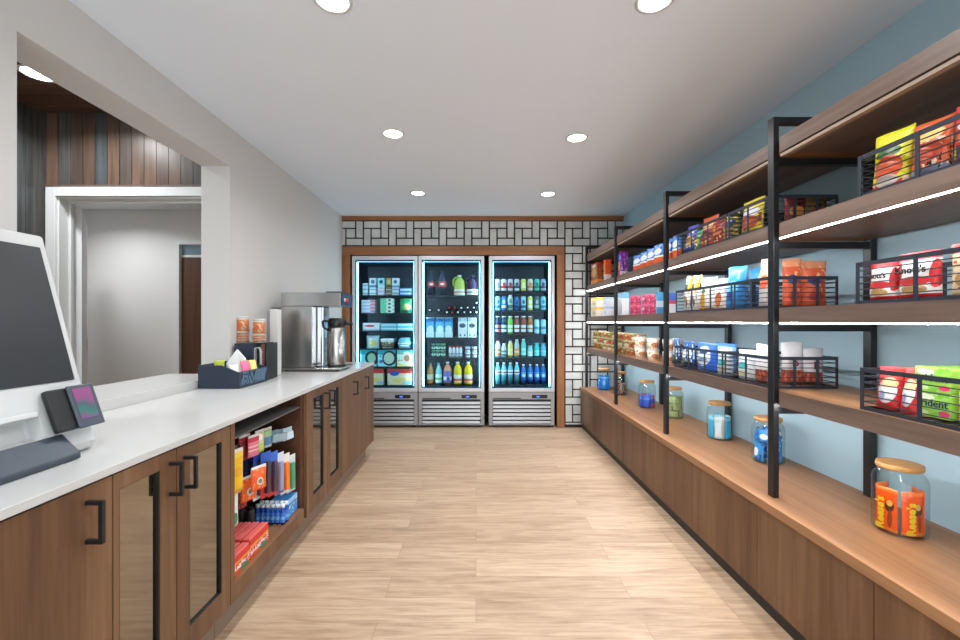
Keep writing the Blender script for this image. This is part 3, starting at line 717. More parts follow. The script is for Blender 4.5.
for t in [o for o in bpy.data.objects if o.name.startswith('small_bottle')]: pass
milk = [P('milk_blue', (90,190,232), [(.8,1,(60,140,210)), (.0,.3,(210,240,246))], [(.5,.42,.4,.2,(230,246,250))], [(5,.6,(40,110,190),.3,.8)]), P('milk_white', (226,236,240), [(.85,1,(190,214,226))], [(.5,.62,.36,.12,(70,80,100)), (.25,.12,.08,.05,(40,50,60)), (.75,.12,.08,.05,(40,50,60))])]
def carton(px0, px1, label, m, grp):
    Y = YI+.012; X0, X1 = wx(px0, Y), wx(px1, Y); w = X1-X0; h = wz(317.5, Y)-zr(S2[2])
    t = thing('milk_carton', label, 'carton', ((X0+X1)/2, Y, zr(S2[2])+.0005), 0, grp)
    MB().prism([(0,0),(w,0),(w,h*.8),(w*.53,h*.96),(w*.47,h*.96),(0,h*.8)], -w/2, w/2, 'X').build('body', m, t, .002)
    MB().box(-w/2, w*.47, h*.9605, w/2, w*.53, h).build('top_seam', M('carton_seam', (206,226,236), .5), t)
    MB().rod((0, w*.2, h*.865), (0, w*.1, h*.93), .012, 10).build('cap', blue_cap if 'blue' in label else white_cap, t)
for i, (a, b2) in enumerate(((426.2,434.2), (435.6,444), (444.6,452.5))): carton(a, b2, f'{["left","middle","right"][i]} of three blue milk cartons, third shelf of the middle cooler', milk[0], 'blue cartons in the middle cooler')
for i, (a, b2) in enumerate(((458.1,466.9), (467.7,476.4))): carton(a, b2, f'{["left","right"][i]} of two white milk cartons, third shelf of the middle cooler', milk[1], 'white cartons in the middle cooler')
def cup(label, r, h, m, lidm, cat='cup', name='food_cup'):
    t = thing(name, label, cat)
    MB().lathe([(r*.8,0),(r*.84,.004),(r,h*.93)], 18).build('body', m, t)
    MB().lathe([(r*1.05,h*.932),(r*1.05,h*.985),(r*.97,h)], 18).build('lid', lidm, t)
    return t
yg = P('yogurt_green', (40,96,88), [(.3,.62,(214,236,226))], [(.5,.5,.2,.14,(60,140,90))]); ygl = M('yogurt_lid', (150, 206, 150), .4)
zs = zr(S2[3])
for k in range(2):
    for i in range(3):
        t = cup(f'{["lower","upper"][k]} green yogurt cup, {ORD[i]} from the left, fourth shelf of the middle cooler', .031, .088, yg, ygl); t['group'] = 'green yogurt cups'
        t.location = (wx(433.6+i*4.9, YI+.05), YI+.045, zs+.0005+k*.089)
rp = P('shot_label', (214,220,226), [(.2,.5,(150,170,190))])
for i in range(4):
    t = bottle('', f'{ORD[i]} from left of four small red capped white bottles, middle cooler', 'bottle', .15, .0215, M('shot_body', (224,228,232), .3), red_cap, rp, (.15,.6), neck=.62, shoulder=.66, caph=.12, capw=1.1); t['group'] = 'red capped drink bottles'
    t.location = (wx(450.3+i*3.45, YI+.04), YI+.036, zs+.0005)
gc = P('grey_cup', (206,214,226), [(.3,.7,(110,120,140))], [(.5,.5,.3,.16,(190,120,110))])
for k in range(2):
    for i in range(2):
        t = cup(f'{["lower","upper"][k]} {["left","right"][i]} pale dessert jar with blue lid, fourth shelf, middle cooler', .036, .07, gc, M('jar_lid_blue', (120,160,210), .4)); t['group'] = 'dessert jars in the middle cooler'
        t.location = (wx(467.8+i*6.6, YI+.05), YI+.048, zs+.0005+k*.0712)
J = 'juice bottles on the bottom shelf of the middle cooler'
def jb(px, r, yt, lab, body, cap, paper, **k):
    t = put(px, r, S2[4], bottle('', lab, 'bottle', bh(yt, S2[4]), r, body, cap, paper, **k)); t['group'] = J
jb(430.4, .041, 363, 'tan juice bottle with a green cap at the left of the bottom shelf, middle cooler', M('tan_juice', (206,156,92), .25), green_cap, P('tan_label', (226,214,190), [(0,.4,(200,120,60))]), z=(.1,.5))
jb(438.6, .043, 363, 'pale teal clear bottle second from the left, bottom shelf of the middle cooler', M('teal_clear', (140,214,214), .2), M('cap_teal', (80,180,180), .4), P('teal_label', (214,240,236), [(.3,.6,(120,190,120))]), z=(.12,.5))
jb(447.5, .056, 362, 'big orange and purple juice bottle in the middle of the bottom shelf, middle cooler', M('peach_juice', (222,150,110), .25), white_cap, P('berry_label', (120,110,180), [(.2,.5,(230,226,226))], [(.6,.3,.2,.2,(60,70,150))]), z=(.12,.62), neck=.34)
for i, px in enumerate((457.7, 468.2)):
    jb(px, .056, 362, f'{["left","right"][i]} of two yellow juice bottles with white caps, bottom shelf of the middle cooler', M('yellow_juice', (232,206,28), .25), white_cap, P('yellow_label', (226,226,214), [(.25,.55,(206,90,80)), (0,.2,(236,190,60))]), z=(.08,.46), neck=.34)

# ---------------- right cooler: eight columns
CX = [497.9, 503.9, 510.3, 516.8, 523.4, 530.1, 536.8, 543.2]
rr_ = .0345
A = [((206,212,220),(150,160,170)), ((226,228,232),(206,40,52)), ((214,206,212),(160,40,70)), ((190,206,214),(60,70,84)), ((206,220,92),(240,240,190)), ((220,214,210),(226,130,70)), ((80,200,176),(20,130,120)), ((196,204,216),(110,80,110))]
AN = ['silver','red and white','crimson and white','grey and black','lime yellow','orange and white','teal green','silver and purple']
for i, (px, (c1, c2)) in enumerate(zip(CX, A)):
    put(px, rr_, S3[0], can(f'{AN[i]} drink can, {ORD[i]} from the left on right cooler top shelf', bh(279.3, S3[0]), rr_, P(f'can_a{i}', c1, [(.2,.42,c2)], [(.5,.55,.3,.16,c2)])))['group'] = 'cans on right cooler top shelf'
Bc = [((140,220,236),(40,110,170)), ((60,120,210),(210,230,245)), ((206,232,226),(90,160,140)), ((50,130,200),(30,80,160)), ((150,214,230),(50,90,120)), ((226,226,120),(240,246,236)), ((70,110,110),(150,190,190)), ((150,224,236),(70,160,190))]
BN = ['cyan and blue','royal blue','white and green','deep blue','pale cyan','yellow','dark green','cyan']
for i, (px, (c1, c2)) in enumerate(zip(CX, Bc)):
    m = P(f'can_b{i}', c1, [(.15,.35,c2)], [(.5,.6,.28,.16,c2)])
    if i == 2: t = bottle('', 'white and green bottle, third from the left on right cooler second shelf', 'bottle', bh(295, S3[1]), rr_, m, white_cap, neck=.55, shoulder=.72)
    elif i == 3: t = bottle('', 'deep blue bottle, fourth from the left on right cooler second shelf', 'bottle', bh(296.8, S3[1]), rr_, m, blue_cap, neck=.6, shoulder=.72)
    else: t = can(f'{BN[i]} drink can, {ORD[i]} from the left on right cooler second shelf', bh(296.6, S3[1]), rr_*.95, m)
    put(px, rr_, S3[1], t)['group'] = 'drinks on right cooler second shelf'
Cc = [((44,56,84),(226,120,120)), ((30,70,110),(214,232,240)), ((140,214,90),(230,246,220)), ((150,80,76),(214,226,232)), ((160,84,72),(216,228,234)), ((186,120,60),(206,216,214)), ((170,226,236),(90,150,180)), ((176,230,238),(100,160,190))]
CN = ['dark blue and red','dark blue and white','lime green','red brown with white label','red brown with pale label','orange brown','pale cyan','icy cyan']
for i, (px, (c1, c2)) in enumerate(zip(CX, Cc)):
    if i < 6: t = bottle('', f'{CN[i]} bottle, {ORD[i]} from the left on right cooler middle shelf', 'bottle', bh(316.2, S3[2]), rr_, M(f'drink_c{i}', c1, .25), white_cap, P(f'lab_c{i}', c2, [(.4,.6,c1)]), (.1,.5), neck=.62, shoulder=.7, capw=1.05)
    else: t = can(f'{CN[i]} drink can, {ORD[i]} from the left on right cooler middle shelf', bh(319.5, S3[2]), rr_, P(f'can_c{i}', c1, [(.3,.5,c2)]))
    put(px, rr_, S3[2], t)['group'] = 'drinks on right cooler middle shelf'
Dc = [((226,228,232),red_cap,(222,140,80),340.5,'white with a red cap'), ((200,216,220),white_cap,(90,120,130),343.5,'short grey and white'), ((232,214,130),blue_cap,(236,226,160),340,'yellow with a blue cap'), ((190,206,206),white_cap,(226,150,90),339.4,'clear with an orange label'), ((110,206,196),white_cap,(150,224,214),339,'teal with a white cap'),
      ((150,220,220),M('cap_teal'),(214,240,240),345.5,'short pale teal'), ((64,206,214),M('cap_teal'),(120,230,236),343,'bright turquoise'), ((110,206,222),M('cap_teal'),(150,220,230),343,'clear turquoise')]
for i, (px, (c1, cap, c2, yt, nm)) in enumerate(zip(CX, Dc)):
    t = bottle('', f'{nm} bottle, {ORD[i]} from the left on right cooler fourth shelf', 'bottle', bh(yt, S3[3]), rr_, M(f'drink_d{i}', c1, .25), cap, P(f'lab_d{i}', c2, [(.4,.6,c1)]), (.12,.5), neck=.5 if i < 5 else .8, shoulder=.66)
    put(px, rr_, S3[3], t)['group'] = 'drinks on right cooler fourth shelf'
for i, px in enumerate(CX):
    if i < 4: t = bottle('', f'clear water bottle with red and white label, {ORD[i]} from left, bottom of right cooler', 'bottle', bh(362.5, S3[4]), rr_, M('water_clear', (110,196,222), .15), white_cap, P('water_label', (214,226,234), [(.3,.6,(130,80,110))]), (.46,.66), neck=.4, shoulder=.66)
    else: t = bottle('', f'blue water bottle with white cap, {ORD[i]} from left, bottom of right cooler', 'bottle', bh(364.4, S3[4]), rr_, M('water_blue', (40,120,206), .15), white_cap, P('water_blue_label', (60,140,220), [(0,.35,(20,80,170))], [(.5,.6,.3,.2,(190,220,240))]), (.2,.62), neck=.4, shoulder=.66)
    put(px, rr_, S3[4], t)['group'] = 'water bottles at the bottom of the right cooler'
# ================================================================== THINGS ON THE COUNTER
# ---- self checkout kiosk: a slab leaning back, its screen towards the aisle (+x)
k = thing('checkout_kiosk', 'white self checkout kiosk with a big tilted black screen, cut by the left edge', 'kiosk', (0, 0, 0))
p0, p1 = Vector((-1.255, ZT+.03)), Vector((-1.432, 1.655))       # foot and head of the front plane (x, z)
d = (p1-p0).normalized(); nrm = Vector((d.y, -d.x))              # along the slope, outward
def kp(s, o=0.0): q = p0 + d*s + nrm*o; return (q.x, q.y)
LEN = (p1-p0).length
ya, yb = .72, 1.425
hous = MB()
# front with a recess for the receipt tray: strips around the hole, then the walls of the hole
s0, s1, h0, h1 = .045, .115, .84, 1.262
def quad(y_a, y_b, sa, sb, oa=0, ob=0):
    a, b2 = kp(sa, oa), kp(sb, ob)
    hous.add([(a[0],y_a,a[1]),(a[0],y_b,a[1]),(b2[0],y_b,b2[1]),(b2[0],y_a,b2[1])], [(0,1,2,3)])
quad(ya, yb, 0, s0); quad(ya, yb, s1, LEN); quad(ya, h0, s0, s1); quad(h1, yb, s0, s1)
quad(h0, h1, s0, s0, 0, -.05); quad(h0, h1, s1, s1, 0, -.05); quad(h0, h1, s0, s1, -.05, -.05)
for y in (h0, h1):
    a, b2, c2, e = kp(s0), kp(s1), kp(s1, -.05), kp(s0, -.05)
    hous.add([(q[0], y, q[1]) for q in (a, b2, c2, e)], [(0,1,2,3)])
back = [(-1.46, ZT+.002), (-1.50, 1.2), kp(LEN, -.05)]
pr = [kp(0)] + [kp(s0), kp(s1), kp(LEN)] + back[::-1] + [(p0.x-.01, ZT+.002)]
for y in (ya, yb): hous.add([(q[0], y, q[1]) for q in pr], [tuple(range(len(pr)))])
tail = [kp(LEN)] + back[::-1] + [(p0.x-.01, ZT+.002), kp(0)]
for a, b2 in zip(tail, tail[1:]): hous.add([(a[0],ya,a[1]),(a[0],yb,a[1]),(b2[0],yb,b2[1]),(b2[0],ya,b2[1])], [(0,1,2,3)])
hous.build('housing', white_plastic, k, .011, 3)
screen_m = M('kiosk_screen', (30, 33, 37), .34, spec=.6)
def slab(name, y_a, y_b, sa, sb, o0, o1, mat, bev=.003, par=k):
    a, b2, c2, e = kp(sa, o0), kp(sb, o0), kp(sb, o1), kp(sa, o1)
    return MB().prism([a, b2, c2, e], y_a, y_b, 'Y').build(name, mat, par, bev)
slab('screen', .74, 1.398, .205, LEN-.045, .0005, .004, screen_m, .002)
slab('receipt_lip', h0+.01, h1-.012, s1-.004, s1+.012, .0005, .014, white_plastic)
cb_ = MB().lathe([(.05,0),(.05,.022),(.044,.026)], 24).xf(Matrix.Translation((-1.436, 1.20, 1.640)) @ Matrix.Rotation(.25, 4, 'Y') @ Matrix.Scale(1.6, 4, Vector((0,1,0))))
cb_.build('camera_bump', white_plastic, k)
MB().prism([(-1.262, ZT+.076), (-1.204, ZT+.018), (-1.204, ZT+.002), (-1.262, ZT+.002)], .74, 1.312, 'Y').build('scanner_plate', M('scanner_dark', (44, 54, 66), .4), k, .004)
# ---- payment terminal clamped to the kiosk front
q = thing('card_terminal', 'black card terminal with a glowing coloured screen on the kiosk front', 'card terminal', (0, 0, 0))
def tp(s, o): c0 = Vector((-1.2365, 1.040)); dd = Vector((-.043, .123)).normalized(); nn_ = Vector((dd.y, -dd.x)); r_ = c0 + dd*s + nn_*o; return (r_.x, r_.y)
def tslab(name, y_a, y_b, sa, sb, o0, o1, mat, bev, par): return MB().prism([tp(sa,o0), tp(sb,o0), tp(sb,o1), tp(sa,o1)], y_a, y_b, 'Y').build(name, mat, par, bev)
tslab('body', 1.276, 1.418, 0, .132, -.018, .004, M('terminal_black', (24, 25, 26), .5), .006, q)
tslab('bezel', 1.332, 1.420, -.004, .134, .0045, .014, M('terminal_grey', (70, 76, 88), .4), .004, q)
dm = M('terminal_display', (10, 10, 12), .3); N, L = nodes(dm); b = N['Principled BSDF']
tc = N.new('ShaderNodeTexCoord'); n1 = N.new('ShaderNodeTexNoise'); n1.inputs['Scale'].default_value = 1.1; n1.inputs['Detail'].default_value = 0; L.new(tc.outputs['Generated'], n1.inputs[0]); sz = N.new('ShaderNodeSeparateXYZ'); L.new(tc.outputs['Generated'], sz.inputs[0]); gz = mth(N, L, 'MULTIPLY_ADD', n1.outputs[0], .5, mth(N, L, 'MULTIPLY', sz.outputs[2], .7))
rp_ = ramp(N, [(.25, (150, 84, 150)), (.42, (60, 140, 126)), (.62, (90, 110, 130)), (.82, (170, 90, 150))]); L.new(gz, rp_.inputs[0])
L.new(rp_.outputs[0], b.inputs['Emission Color']); b.inputs['Emission Strength'].default_value = .75
tslab('display', 1.343, 1.404, .022, .122, .0145, .0155, dm, 0, q)

# ---- navy condiment tray with a slatted front
tx0, tx1, ty0, ty1, tz = -1.728, -1.468, 2.672, 3.028, ZT+.001
t = thing('condiment_tray', 'navy condiment tray with a chevron slatted front on the white counter', 'tray', (tx0, ty0, tz))
w_, l_ = tx1-tx0, ty1-ty0
prof = [(0,0),(w_,0),(w_,.1),(w_*.9,.106),(w_*.62,.138),(w_*.55,.144),(0,.146)]
for y in (0, l_-.012): MB().prism(prof, y, y+.012, 'Y').build('end_panel', navy, t, .001)
MB().box(.0, .012, .0, w_, l_-.012, .012).build('bottom_panel', navy, t)
MB().box(0, .012, .012, .012, l_-.012, .146).build('rear_panel', navy, t)
MB().box(w_-.014, .012, .012, w_-.006, l_-.012, .1).build('front_panel', navy, t)
sl = MB(); slat_m = M('slat_blue', (92, 116, 140), .45)
def slat(y0, z0, y1, z1):
    a, b2 = Vector((y0, z0)), Vector((y1, z1)); n_ = Vector((-(b2-a).y, (b2-a).x)).normalized()*.0055
    pts = [a-n_, b2-n_, b2+n_, a+n_]; pts = [(min(max(p.x,.014),l_-.014), min(max(p.y,.014),.098)) for p in pts]
    sl.prism(pts, w_-.006, w_+.001, 'X')
for i in range(5): slat(.02+i*.028, .015, .06+i*.028, .097) if i < 2 else slat(.19-i*.026, .015, .15-i*.026+.0, .097)
for i in range(6): slat(.17+i*.027, .015, .215+i*.027, .097)
for i in range(2): slat(.10+i*.03, .097, .15+i*.03, .015)
sl.build('slat_front', slat_m, t)
def T(x, y, z=.013): return (tx0+x, ty0+y, tz+z)
nap = MB().pillow(.13, .155, .05, seed=4, foot=.3)
solo('paper_napkin', MB().add([(-.07,0,0),(.07,0,0),(.05,.02,.15),(-.01,.035,.215),(-.07,.01,.12),(-.07,.03,0),(.07,.03,0),(.05,.045,.15),(-.01,.05,.212),(-.07,.04,.12)],
     [(0,1,2,3,4),(9,8,7,6,5),(0,5,6,1),(1,6,7,2),(2,7,8,3),(3,8,9,4),(4,9,5,0)]), M('napkin', (244, 243, 240), .8), 'white paper napkin standing up out of the navy condiment tray', 'napkin', T(.085, .265), 0, bevel=.004)
pk = MB().pillow(.06, .075, .018, 6, 8, 2, .1, .08)
for i, (x, y, rx, rz, c_, lab) in enumerate(((.06,.12,-.05,.2,(196,206,60),'lime green sweetener packet in the back half of the navy condiment tray'), (.195,.20,-.35,1.0,(236,110,150),'pink sweetener packet leaning in the navy condiment tray'),
        (.20,.295,-.3,1.3,(240,226,130),'yellow sweetener packet at the far end of the navy condiment tray'), (.19,.08,-.3,1.1,(236,236,240),'white sugar packet in the front half of the navy condiment tray'), (.165,.245,-.2,1.2,(214,168,130),'tan coffee creamer packet behind the pink one in the condiment tray'))):
    z = .068 if y < .15 and x > .1 else .08
    o = solo('sweetener_packet', MB().pillow(.062, .075, .02, 6, 8, i, .1, .08), M(f'packet_{i}', c_, .5), lab, 'packet', T(x, y, z if x > .1 else .0905), rz, 'packets in the condiment tray'); o.rotation_euler = (rx, 0, rz)
solo('packet_stack', MB().box(-.045, -.05, 0, .045, .1, .055), M('creamer_box', (60, 54, 52), .5), 'dark box of packets filling the middle of the navy condiment tray', 'box', T(.19, .2, .0135), 0, None, .003)
solo('packet_stack', MB().box(-.045, -.06, 0, .05, .06, .075), M('sugar_box', (52, 60, 52), .5), 'dark box of packets in the rear of the navy condiment tray', 'box', T(.07, .1, .0135), 0, None, .003)
solo('packet_stack', MB().box(-.03, -.04, 0, .03, .04, .054), M('sugar_tub', (74, 66, 60), .5), 'small tub of sugar packets at the near front of the condiment tray', 'box', T(.2, .08, .0135), 0, None, .003)
# ---- white arch stand between the tray and the cup organiser
ar = MB(); ax = wx(254.2, 3.035)
pts = [(ax-.028, 0), (ax-.028, .17)] + [(ax-.028*math.cos(a), .17+.028*math.sin(a)) for a in [PI*i/8 for i in range(1, 8)]] + [(ax+.028, .17), (ax+.028, 0)]
# ---- cup organiser: navy and black box with stacks of printed cups on top
oy = 3.06
t = thing('cup_organizer', 'navy and black cup organizer holding coffee cups beside the brewer', 'organizer', (0, oy, ZT+.001))
ox0, ox1, ox2, ox3, oz = -1.72, wx(252.5, oy), wx(258.8, oy), wx(270, oy), .262
MB().box(ox0, 0, 0, ox1, .2, oz).build('left_bin', navy, t, .002)
MB().box(ox1+.0005, .06, 0, ox2, .2, oz).build('center_bin', black_plastic, t, .002)
MB().box(wx(264.5, oy), 0, 0, wx(266.5, oy), .11, oz+.006).build('right_bin', black_plastic, t, .002)
MB().box(ox2+.0005, .13, 0, wx(264.5, oy)-.0005, .2, oz).build('back_bin', black_plastic, t)
lidst = MB()
for i in range(16): lidst.lathe([(.026,.006+i*.0155),(.028,.012+i*.0155),(.028,.018+i*.0155)], 14, ((ox2+wx(264.5,oy))/2, .05, 0))
lidst.build('lid_stack', M('brown_lids', (150, 90, 66), .5), t)
wa = MB(); W2 = .016
arch = [(-.034,.0),(-.034,.2)] + [(-.034*math.cos(PI*i/10), .2+.034*math.sin(PI*i/10)) for i in range(1,10)] + [(.034,.2),(.034,0)]
inn = [(x*.55, z*.985 if z > .19 else z) for x, z in arch]
cxa = (ox1+ox2)/2-.0
for (a, b2, c2, e) in zip(arch, arch[1:], inn[1:], inn): wa.prism([(cxa+a[0],a[1]),(cxa+b2[0],b2[1]),(cxa+c2[0],c2[1]),(cxa+e[0],e[1])], .02, .055, 'Y')
wa.build('white_arch', white_plastic, t)
cupm = P('cup_print', (236,226,214), [(.12,.95,(206,128,84))], [(.5,.55,.22,.2,(214,110,60))], [(5,.55,(236,186,150),.2,.9)])
def cup_stack(cx, lab, n=5):
    for i in range(n):
        nm = ORD[i]
        c_ = thing('paper_cup', f'{["lowest","second","third","fourth","topmost"][i]} paper cup of the {lab} stack, printed orange', 'cup', (cx, oy+.1, ZT+.001+oz+.0005+i*.018), 0, f'paper cups in the {lab} stack')
        z0 = 0 if i == 0 else .0
        if i < n-1: MB().lathe([(.043,.004),(.0445,.016),(.0465,.0165),(.0465,.0185),(.043,.0185)], 20, cap=False).build('sleeve_rim', cupm if i else cupm, c_)
        else:
            MB().lathe([(.0455,.002),(.0405,.10),(.0395,.104)], 20).build('sleeve', cupm, c_)
            MB().lathe([(.0395,.1045),(.0425,.107),(.0425,.117),(.036,.122)], 20).build('white_rim', white_plastic, c_)
cup_stack(wx(242.8, oy+.1), 'left'); cup_stack(wx(259.2, oy+.1), 'right', 4)
# ---- tall pale dispenser beside the brewer
MBd = MB().box(0, 0, 0, .10, .1, .52)
t = thing('lid_dispenser', 'tall pale dispenser box between the cup organizer and the steel brewer', 'dispenser', (wx(266.5, 3.35), 3.35, ZT+.001))
MB().box(.025, 0, 0, .09, .06, .515).build('front_panel', M('pale_grey_plastic', (214, 212, 208), .4), t, .003)
MB().box(0, .002, 0, .0245, .06, .50).build('side_channel', M('channel_grey', (150, 152, 154), .4), t)

# ---- coffee brewer, its head towards the aisle, with an airpot under it
by0, by1 = 3.60, 3.96
bx0, bx1 = wx(281, by0), -1.135
t = thing('coffee_brewer', 'stainless steel coffee brewer on the counter, its head facing the aisle', 'coffee brewer', (bx0, by0, ZT+.001))
W = bx1-bx0; D = by1-by0; HH = .662
st_ = steel_side
MB().box(.004, -.012, .012, W+.005, D+.01, .03).build('base_plate', steel, t, .004)
MB().box(0, 0, .0305, .262, D, HH-.1155).build('tower', st_, t, .004)
MB().box(0, 0, HH-.115, W, D, HH).build('brew_head', st_, t, .004)
MB().box(.264, .10, .0305, .318, D-.10, HH-.116).build('chrome_column', chrome, t, .006)
MB().box(W, .03, HH-.108, W+.006, D-.03, HH-.006).build('control_panel', M('panel_blue', (40, 66, 104), .35), t)
MB().lathe([(.022,0),(.022,.012)], 16).xf(Matrix.Translation((W+.0062, .15, HH-.06)) @ Matrix.Rotation(PI/2, 4, 'Y')).build('red_button', M('button_red', (206, 40, 44), .4), t)
MB().lathe([(.016,0),(.016,.008)], 16).xf(Matrix.Translation((W+.0062, .09, HH-.06)) @ Matrix.Rotation(PI/2, 4, 'Y')).build('white_dial', white_plastic, t)
MB().box(W-.15, .08, HH+.0005, W-.02, D-.08, HH+.014).build('fill_lid', black_plastic, t, .003)
for y in (.05, D-.08):
    for x in (.03, W-.04): MB().lathe([(.014,0),(.014,.0118)], 12, (x, y, 0)).build('foot', black_plastic, t)
MB().box(.275, -.002, .05, .285, .098, .06).build('drip_valve', black_plastic, t)
a = thing('airpot', 'brushed steel airpot with a black pump top under the brewer head', 'airpot', (wx(336, 3.75), 3.765, ZT+.0315))
MB().lathe([(.076,0),(.078,.006),(.078,.325),(.07,.34)], 28).build('steel_body', steel, a)
MB().lathe([(.0785,0),(.0785,.014)], 28, cap=False).build('base_ring', black_plastic, a)
MB().lathe([(.071,.3405),(.075,.352),(.073,.405),(.055,.418)], 24).build('pump_top', black_plastic, a)
MB().path([(.06,.02,.375),(.115,.03,.373),(.122,.03,.355)], .016, 8).build('spout', black_plastic, a)
MB().path([(-.04,-.05,.385),(-.07,-.10,.395),(-.082,-.12,.385),(-.075,-.105,.34),(-.055,-.075,.315)], .009, 8).build('carry_handle', black_plastic, a)

# ================================================================== GOODS IN THE OPEN NICHE
def hang(name, label, cat, px, X, yt, yb, w, mat, thick=.006, rz=PI/2, group=None, mb=None):
    Y = YX(px, X); Z1, Z0 = wz(yt, Y), wz(yb, Y); h = Z1-Z0
    t = thing(name, label, cat, (X, Y, Z0), rz, group)
    return t, h
def card(label, px, X, yt, yb, w, cm_, bm_, cat='card', group=None, rz=PI/2, bw_=.6, bz=(.12,.72), depth=.022):
    t, h = hang('blister_pack', label, cat, px, X, yt, yb, w, None, rz=rz, group=group)
    MB().box(-w/2, 0, 0, w/2, .0025, h).build('backing_card', cm_, t)
    ww = w*bw_
    MB().prism([(-ww/2, bz[0]*h), (ww/2, bz[0]*h), (ww*.42, bz[1]*h), (-ww*.42, bz[1]*h)], -depth, -.0003, 'Y').build('blister', bm_, t, .004)
    return t
G = 'packs hanging on the upper hooks of the niche'
def peg_bag(label, px, X, yt, yb, w, mat, d_=.03, grp=None, rz=PI/2-.25, seed=1, name='peg_bag'):
    t, h = hang(name, label, 'bag', px, X, yt, yb, w, None, rz=rz, group=grp)
    MB().pillow(w*.9, h, d_*.8, 8, 10, seed, .12, .1).build('pouch', mat, t)
    MB().box(-w*.42, -.002, h*.995, w*.42, .002, h+.012).build('header_card', M('header_white', (226, 224, 222), .5), t)
    return t
# upper row, from near to far
for i, (px, X, yt, yb, w, m, lab) in enumerate((
        (236.5, -1.20, 447, 468, .07, P('peg_y', (222,206,90), [(0,.5,(170,172,180))], [(.5,.2,.4,.2,(226,130,110))]), 'small yellow and grey pack nearest on the upper hooks of the niche'),
        (244.5, -1.17, 437, 460, .085, P('peg_red', (122, 20, 34), [(.8,1,(190,40,60))]), 'dark red pouch on the upper hooks of the niche'),
        (253.4, -1.14, 437, 456, .085, P('peg_pink', (226,120,136), [(.75,1,(196,40,70)), (.3,.36,(244,200,200)), (.5,.56,(244,200,200))]), 'pink and red striped pouch on the upper hooks of the niche'),
        (259.5, -1.16, 432, 452, .075, P('peg_lime', (206,206,150), [(0,.45,(190,206,90))], [(.5,.75,.3,.15,(240,238,226))]), 'lime and cream pouch on the upper hooks of the niche'),
        (267.5, -1.16, 429.5, 447, .07, P('peg_blue', (84,130,170), [(.6,1,(150,180,120)), (0,.15,(196,200,190))]), 'blue and green pouch on the upper hooks of the niche'))):
    peg_bag(lab, px, X, yt, yb, w, m, .03, G, seed=i)
for i, (px, X, yt, yb, c1, c2, lab) in enumerate(((273.6,-1.16,430.5,443,(108,136,146),(150,172,178),'teal grey sachet card, left of the far three on the upper hooks'), (279.6,-1.155,429.5,442,(120,136,150),(160,176,186),'grey sachet card, middle of the far three on the upper hooks'), (287.6,-1.13,427.5,440,(186,206,214),(206,222,230),'pale blue sachet card farthest on the upper hooks of the niche'))):
    card(lab, px, X, yt, yb, .075, M(f'sachet_{i}', c1, .4), M(f'sachet_b{i}', c2, .3), 'card', G, rz=PI/2-.3, bw_=.8)
card('small purple card hung high at the far end of the niche', 282.8, -1.22, 420.5, 428, .07, M('purple_card', (150, 50, 150), .5), M('purple_blister', (190, 90, 186), .3), 'card', G, rz=PI/2-.3)
G = 'packs hanging on the lower hooks of the niche'
for i, (px, X, yt, yb, ct, cb2, bl, lab) in enumerate((
        (250.5,-1.20,453,492,(30,50,110),(40,40,70),(60,30,40),'dark blue toothbrush card nearest on the lower hooks of the niche'),
        (258.5,-1.16,452,499,(40,80,170),(206,214,226),(90,50,56),'blue topped toothbrush card second from the near end of the lower hooks'),
        (266.0,-1.13,452,497,(48,96,190),(190,40,44),(70,50,60),'blue topped toothbrush card with a red foot, third on the lower hooks'),
        (273.0,-1.12,452,495,(60,110,200),(200,44,48),(80,60,70),'blue topped card with a bright red foot, fourth on the lower hooks'),
        (279.2,-1.11,453,494,(206,212,222),(110,90,130),(150,150,180),'white card with a purple foot, fifth on the lower hooks'),
        (285.2,-1.10,454,493,(226,222,216),(206,210,214),(236,120,40),'white card with an orange blister, sixth on the lower hooks'),
        (291.0,-1.09,455,491.5,(206,214,210),(200,204,206),(70,150,110),'white card with a green blister, farthest on the lower hooks'))):
    card(lab, px, X, yt, yb, .075, P(f'tooth_{i}', ct, [(0,.42,cb2)]), M(f'tooth_b{i}', bl, .3), 'card', G, rz=PI/2-.25, bw_=.4, bz=(.1,.8))
peg_bag('yellow candy bag hanging at the near side of the open niche', 236.0, -1.115, 452, 492, .10, P('yellow_bag', (236,186,20), [(.85,1,(244,206,70))], [(.5,.5,.3,.12,(226,160,20))]), .04, None, PI/2-.2, 7)
for i, (px, X, yt, yb, lab) in enumerate(((248.6,-1.13,478,500,'lower of two orange pouches hanging in front of the toothbrush cards'), (258.6,-1.085,468,489,'upper of two orange pouches hanging in front of the toothbrush cards'))):
    t = peg_bag(lab, px, X, yt, yb, .10, P('orange_pouch', (226,92,36), [], [(.5,.4,.2,.18,(200,196,180)), (.5,.4,.12,.1,(120,110,90))], [(5,.6,(240,140,80),0,1)]), .035, 'orange pouches in the niche', PI/2-.4, 3+i)
peg_bag('dark red small bag under the orange pouches in the niche', 242.0, -1.20, 491, 508, .07, P('maroon_bag', (110,26,24), [], (), [(6,.58,(196,60,40),0,1)]), .03, None, PI/2-.3, 9)
t = peg_bag('white bag with a green mark low at the near side of the niche', 233.5, -1.12, 497, 526, .06, P('white_green', (214,222,216), [], [(.5,.25,.3,.2,(60,130,90))]), .03, None, PI/2-.2, 5)
def ZN(): return NF+.0008
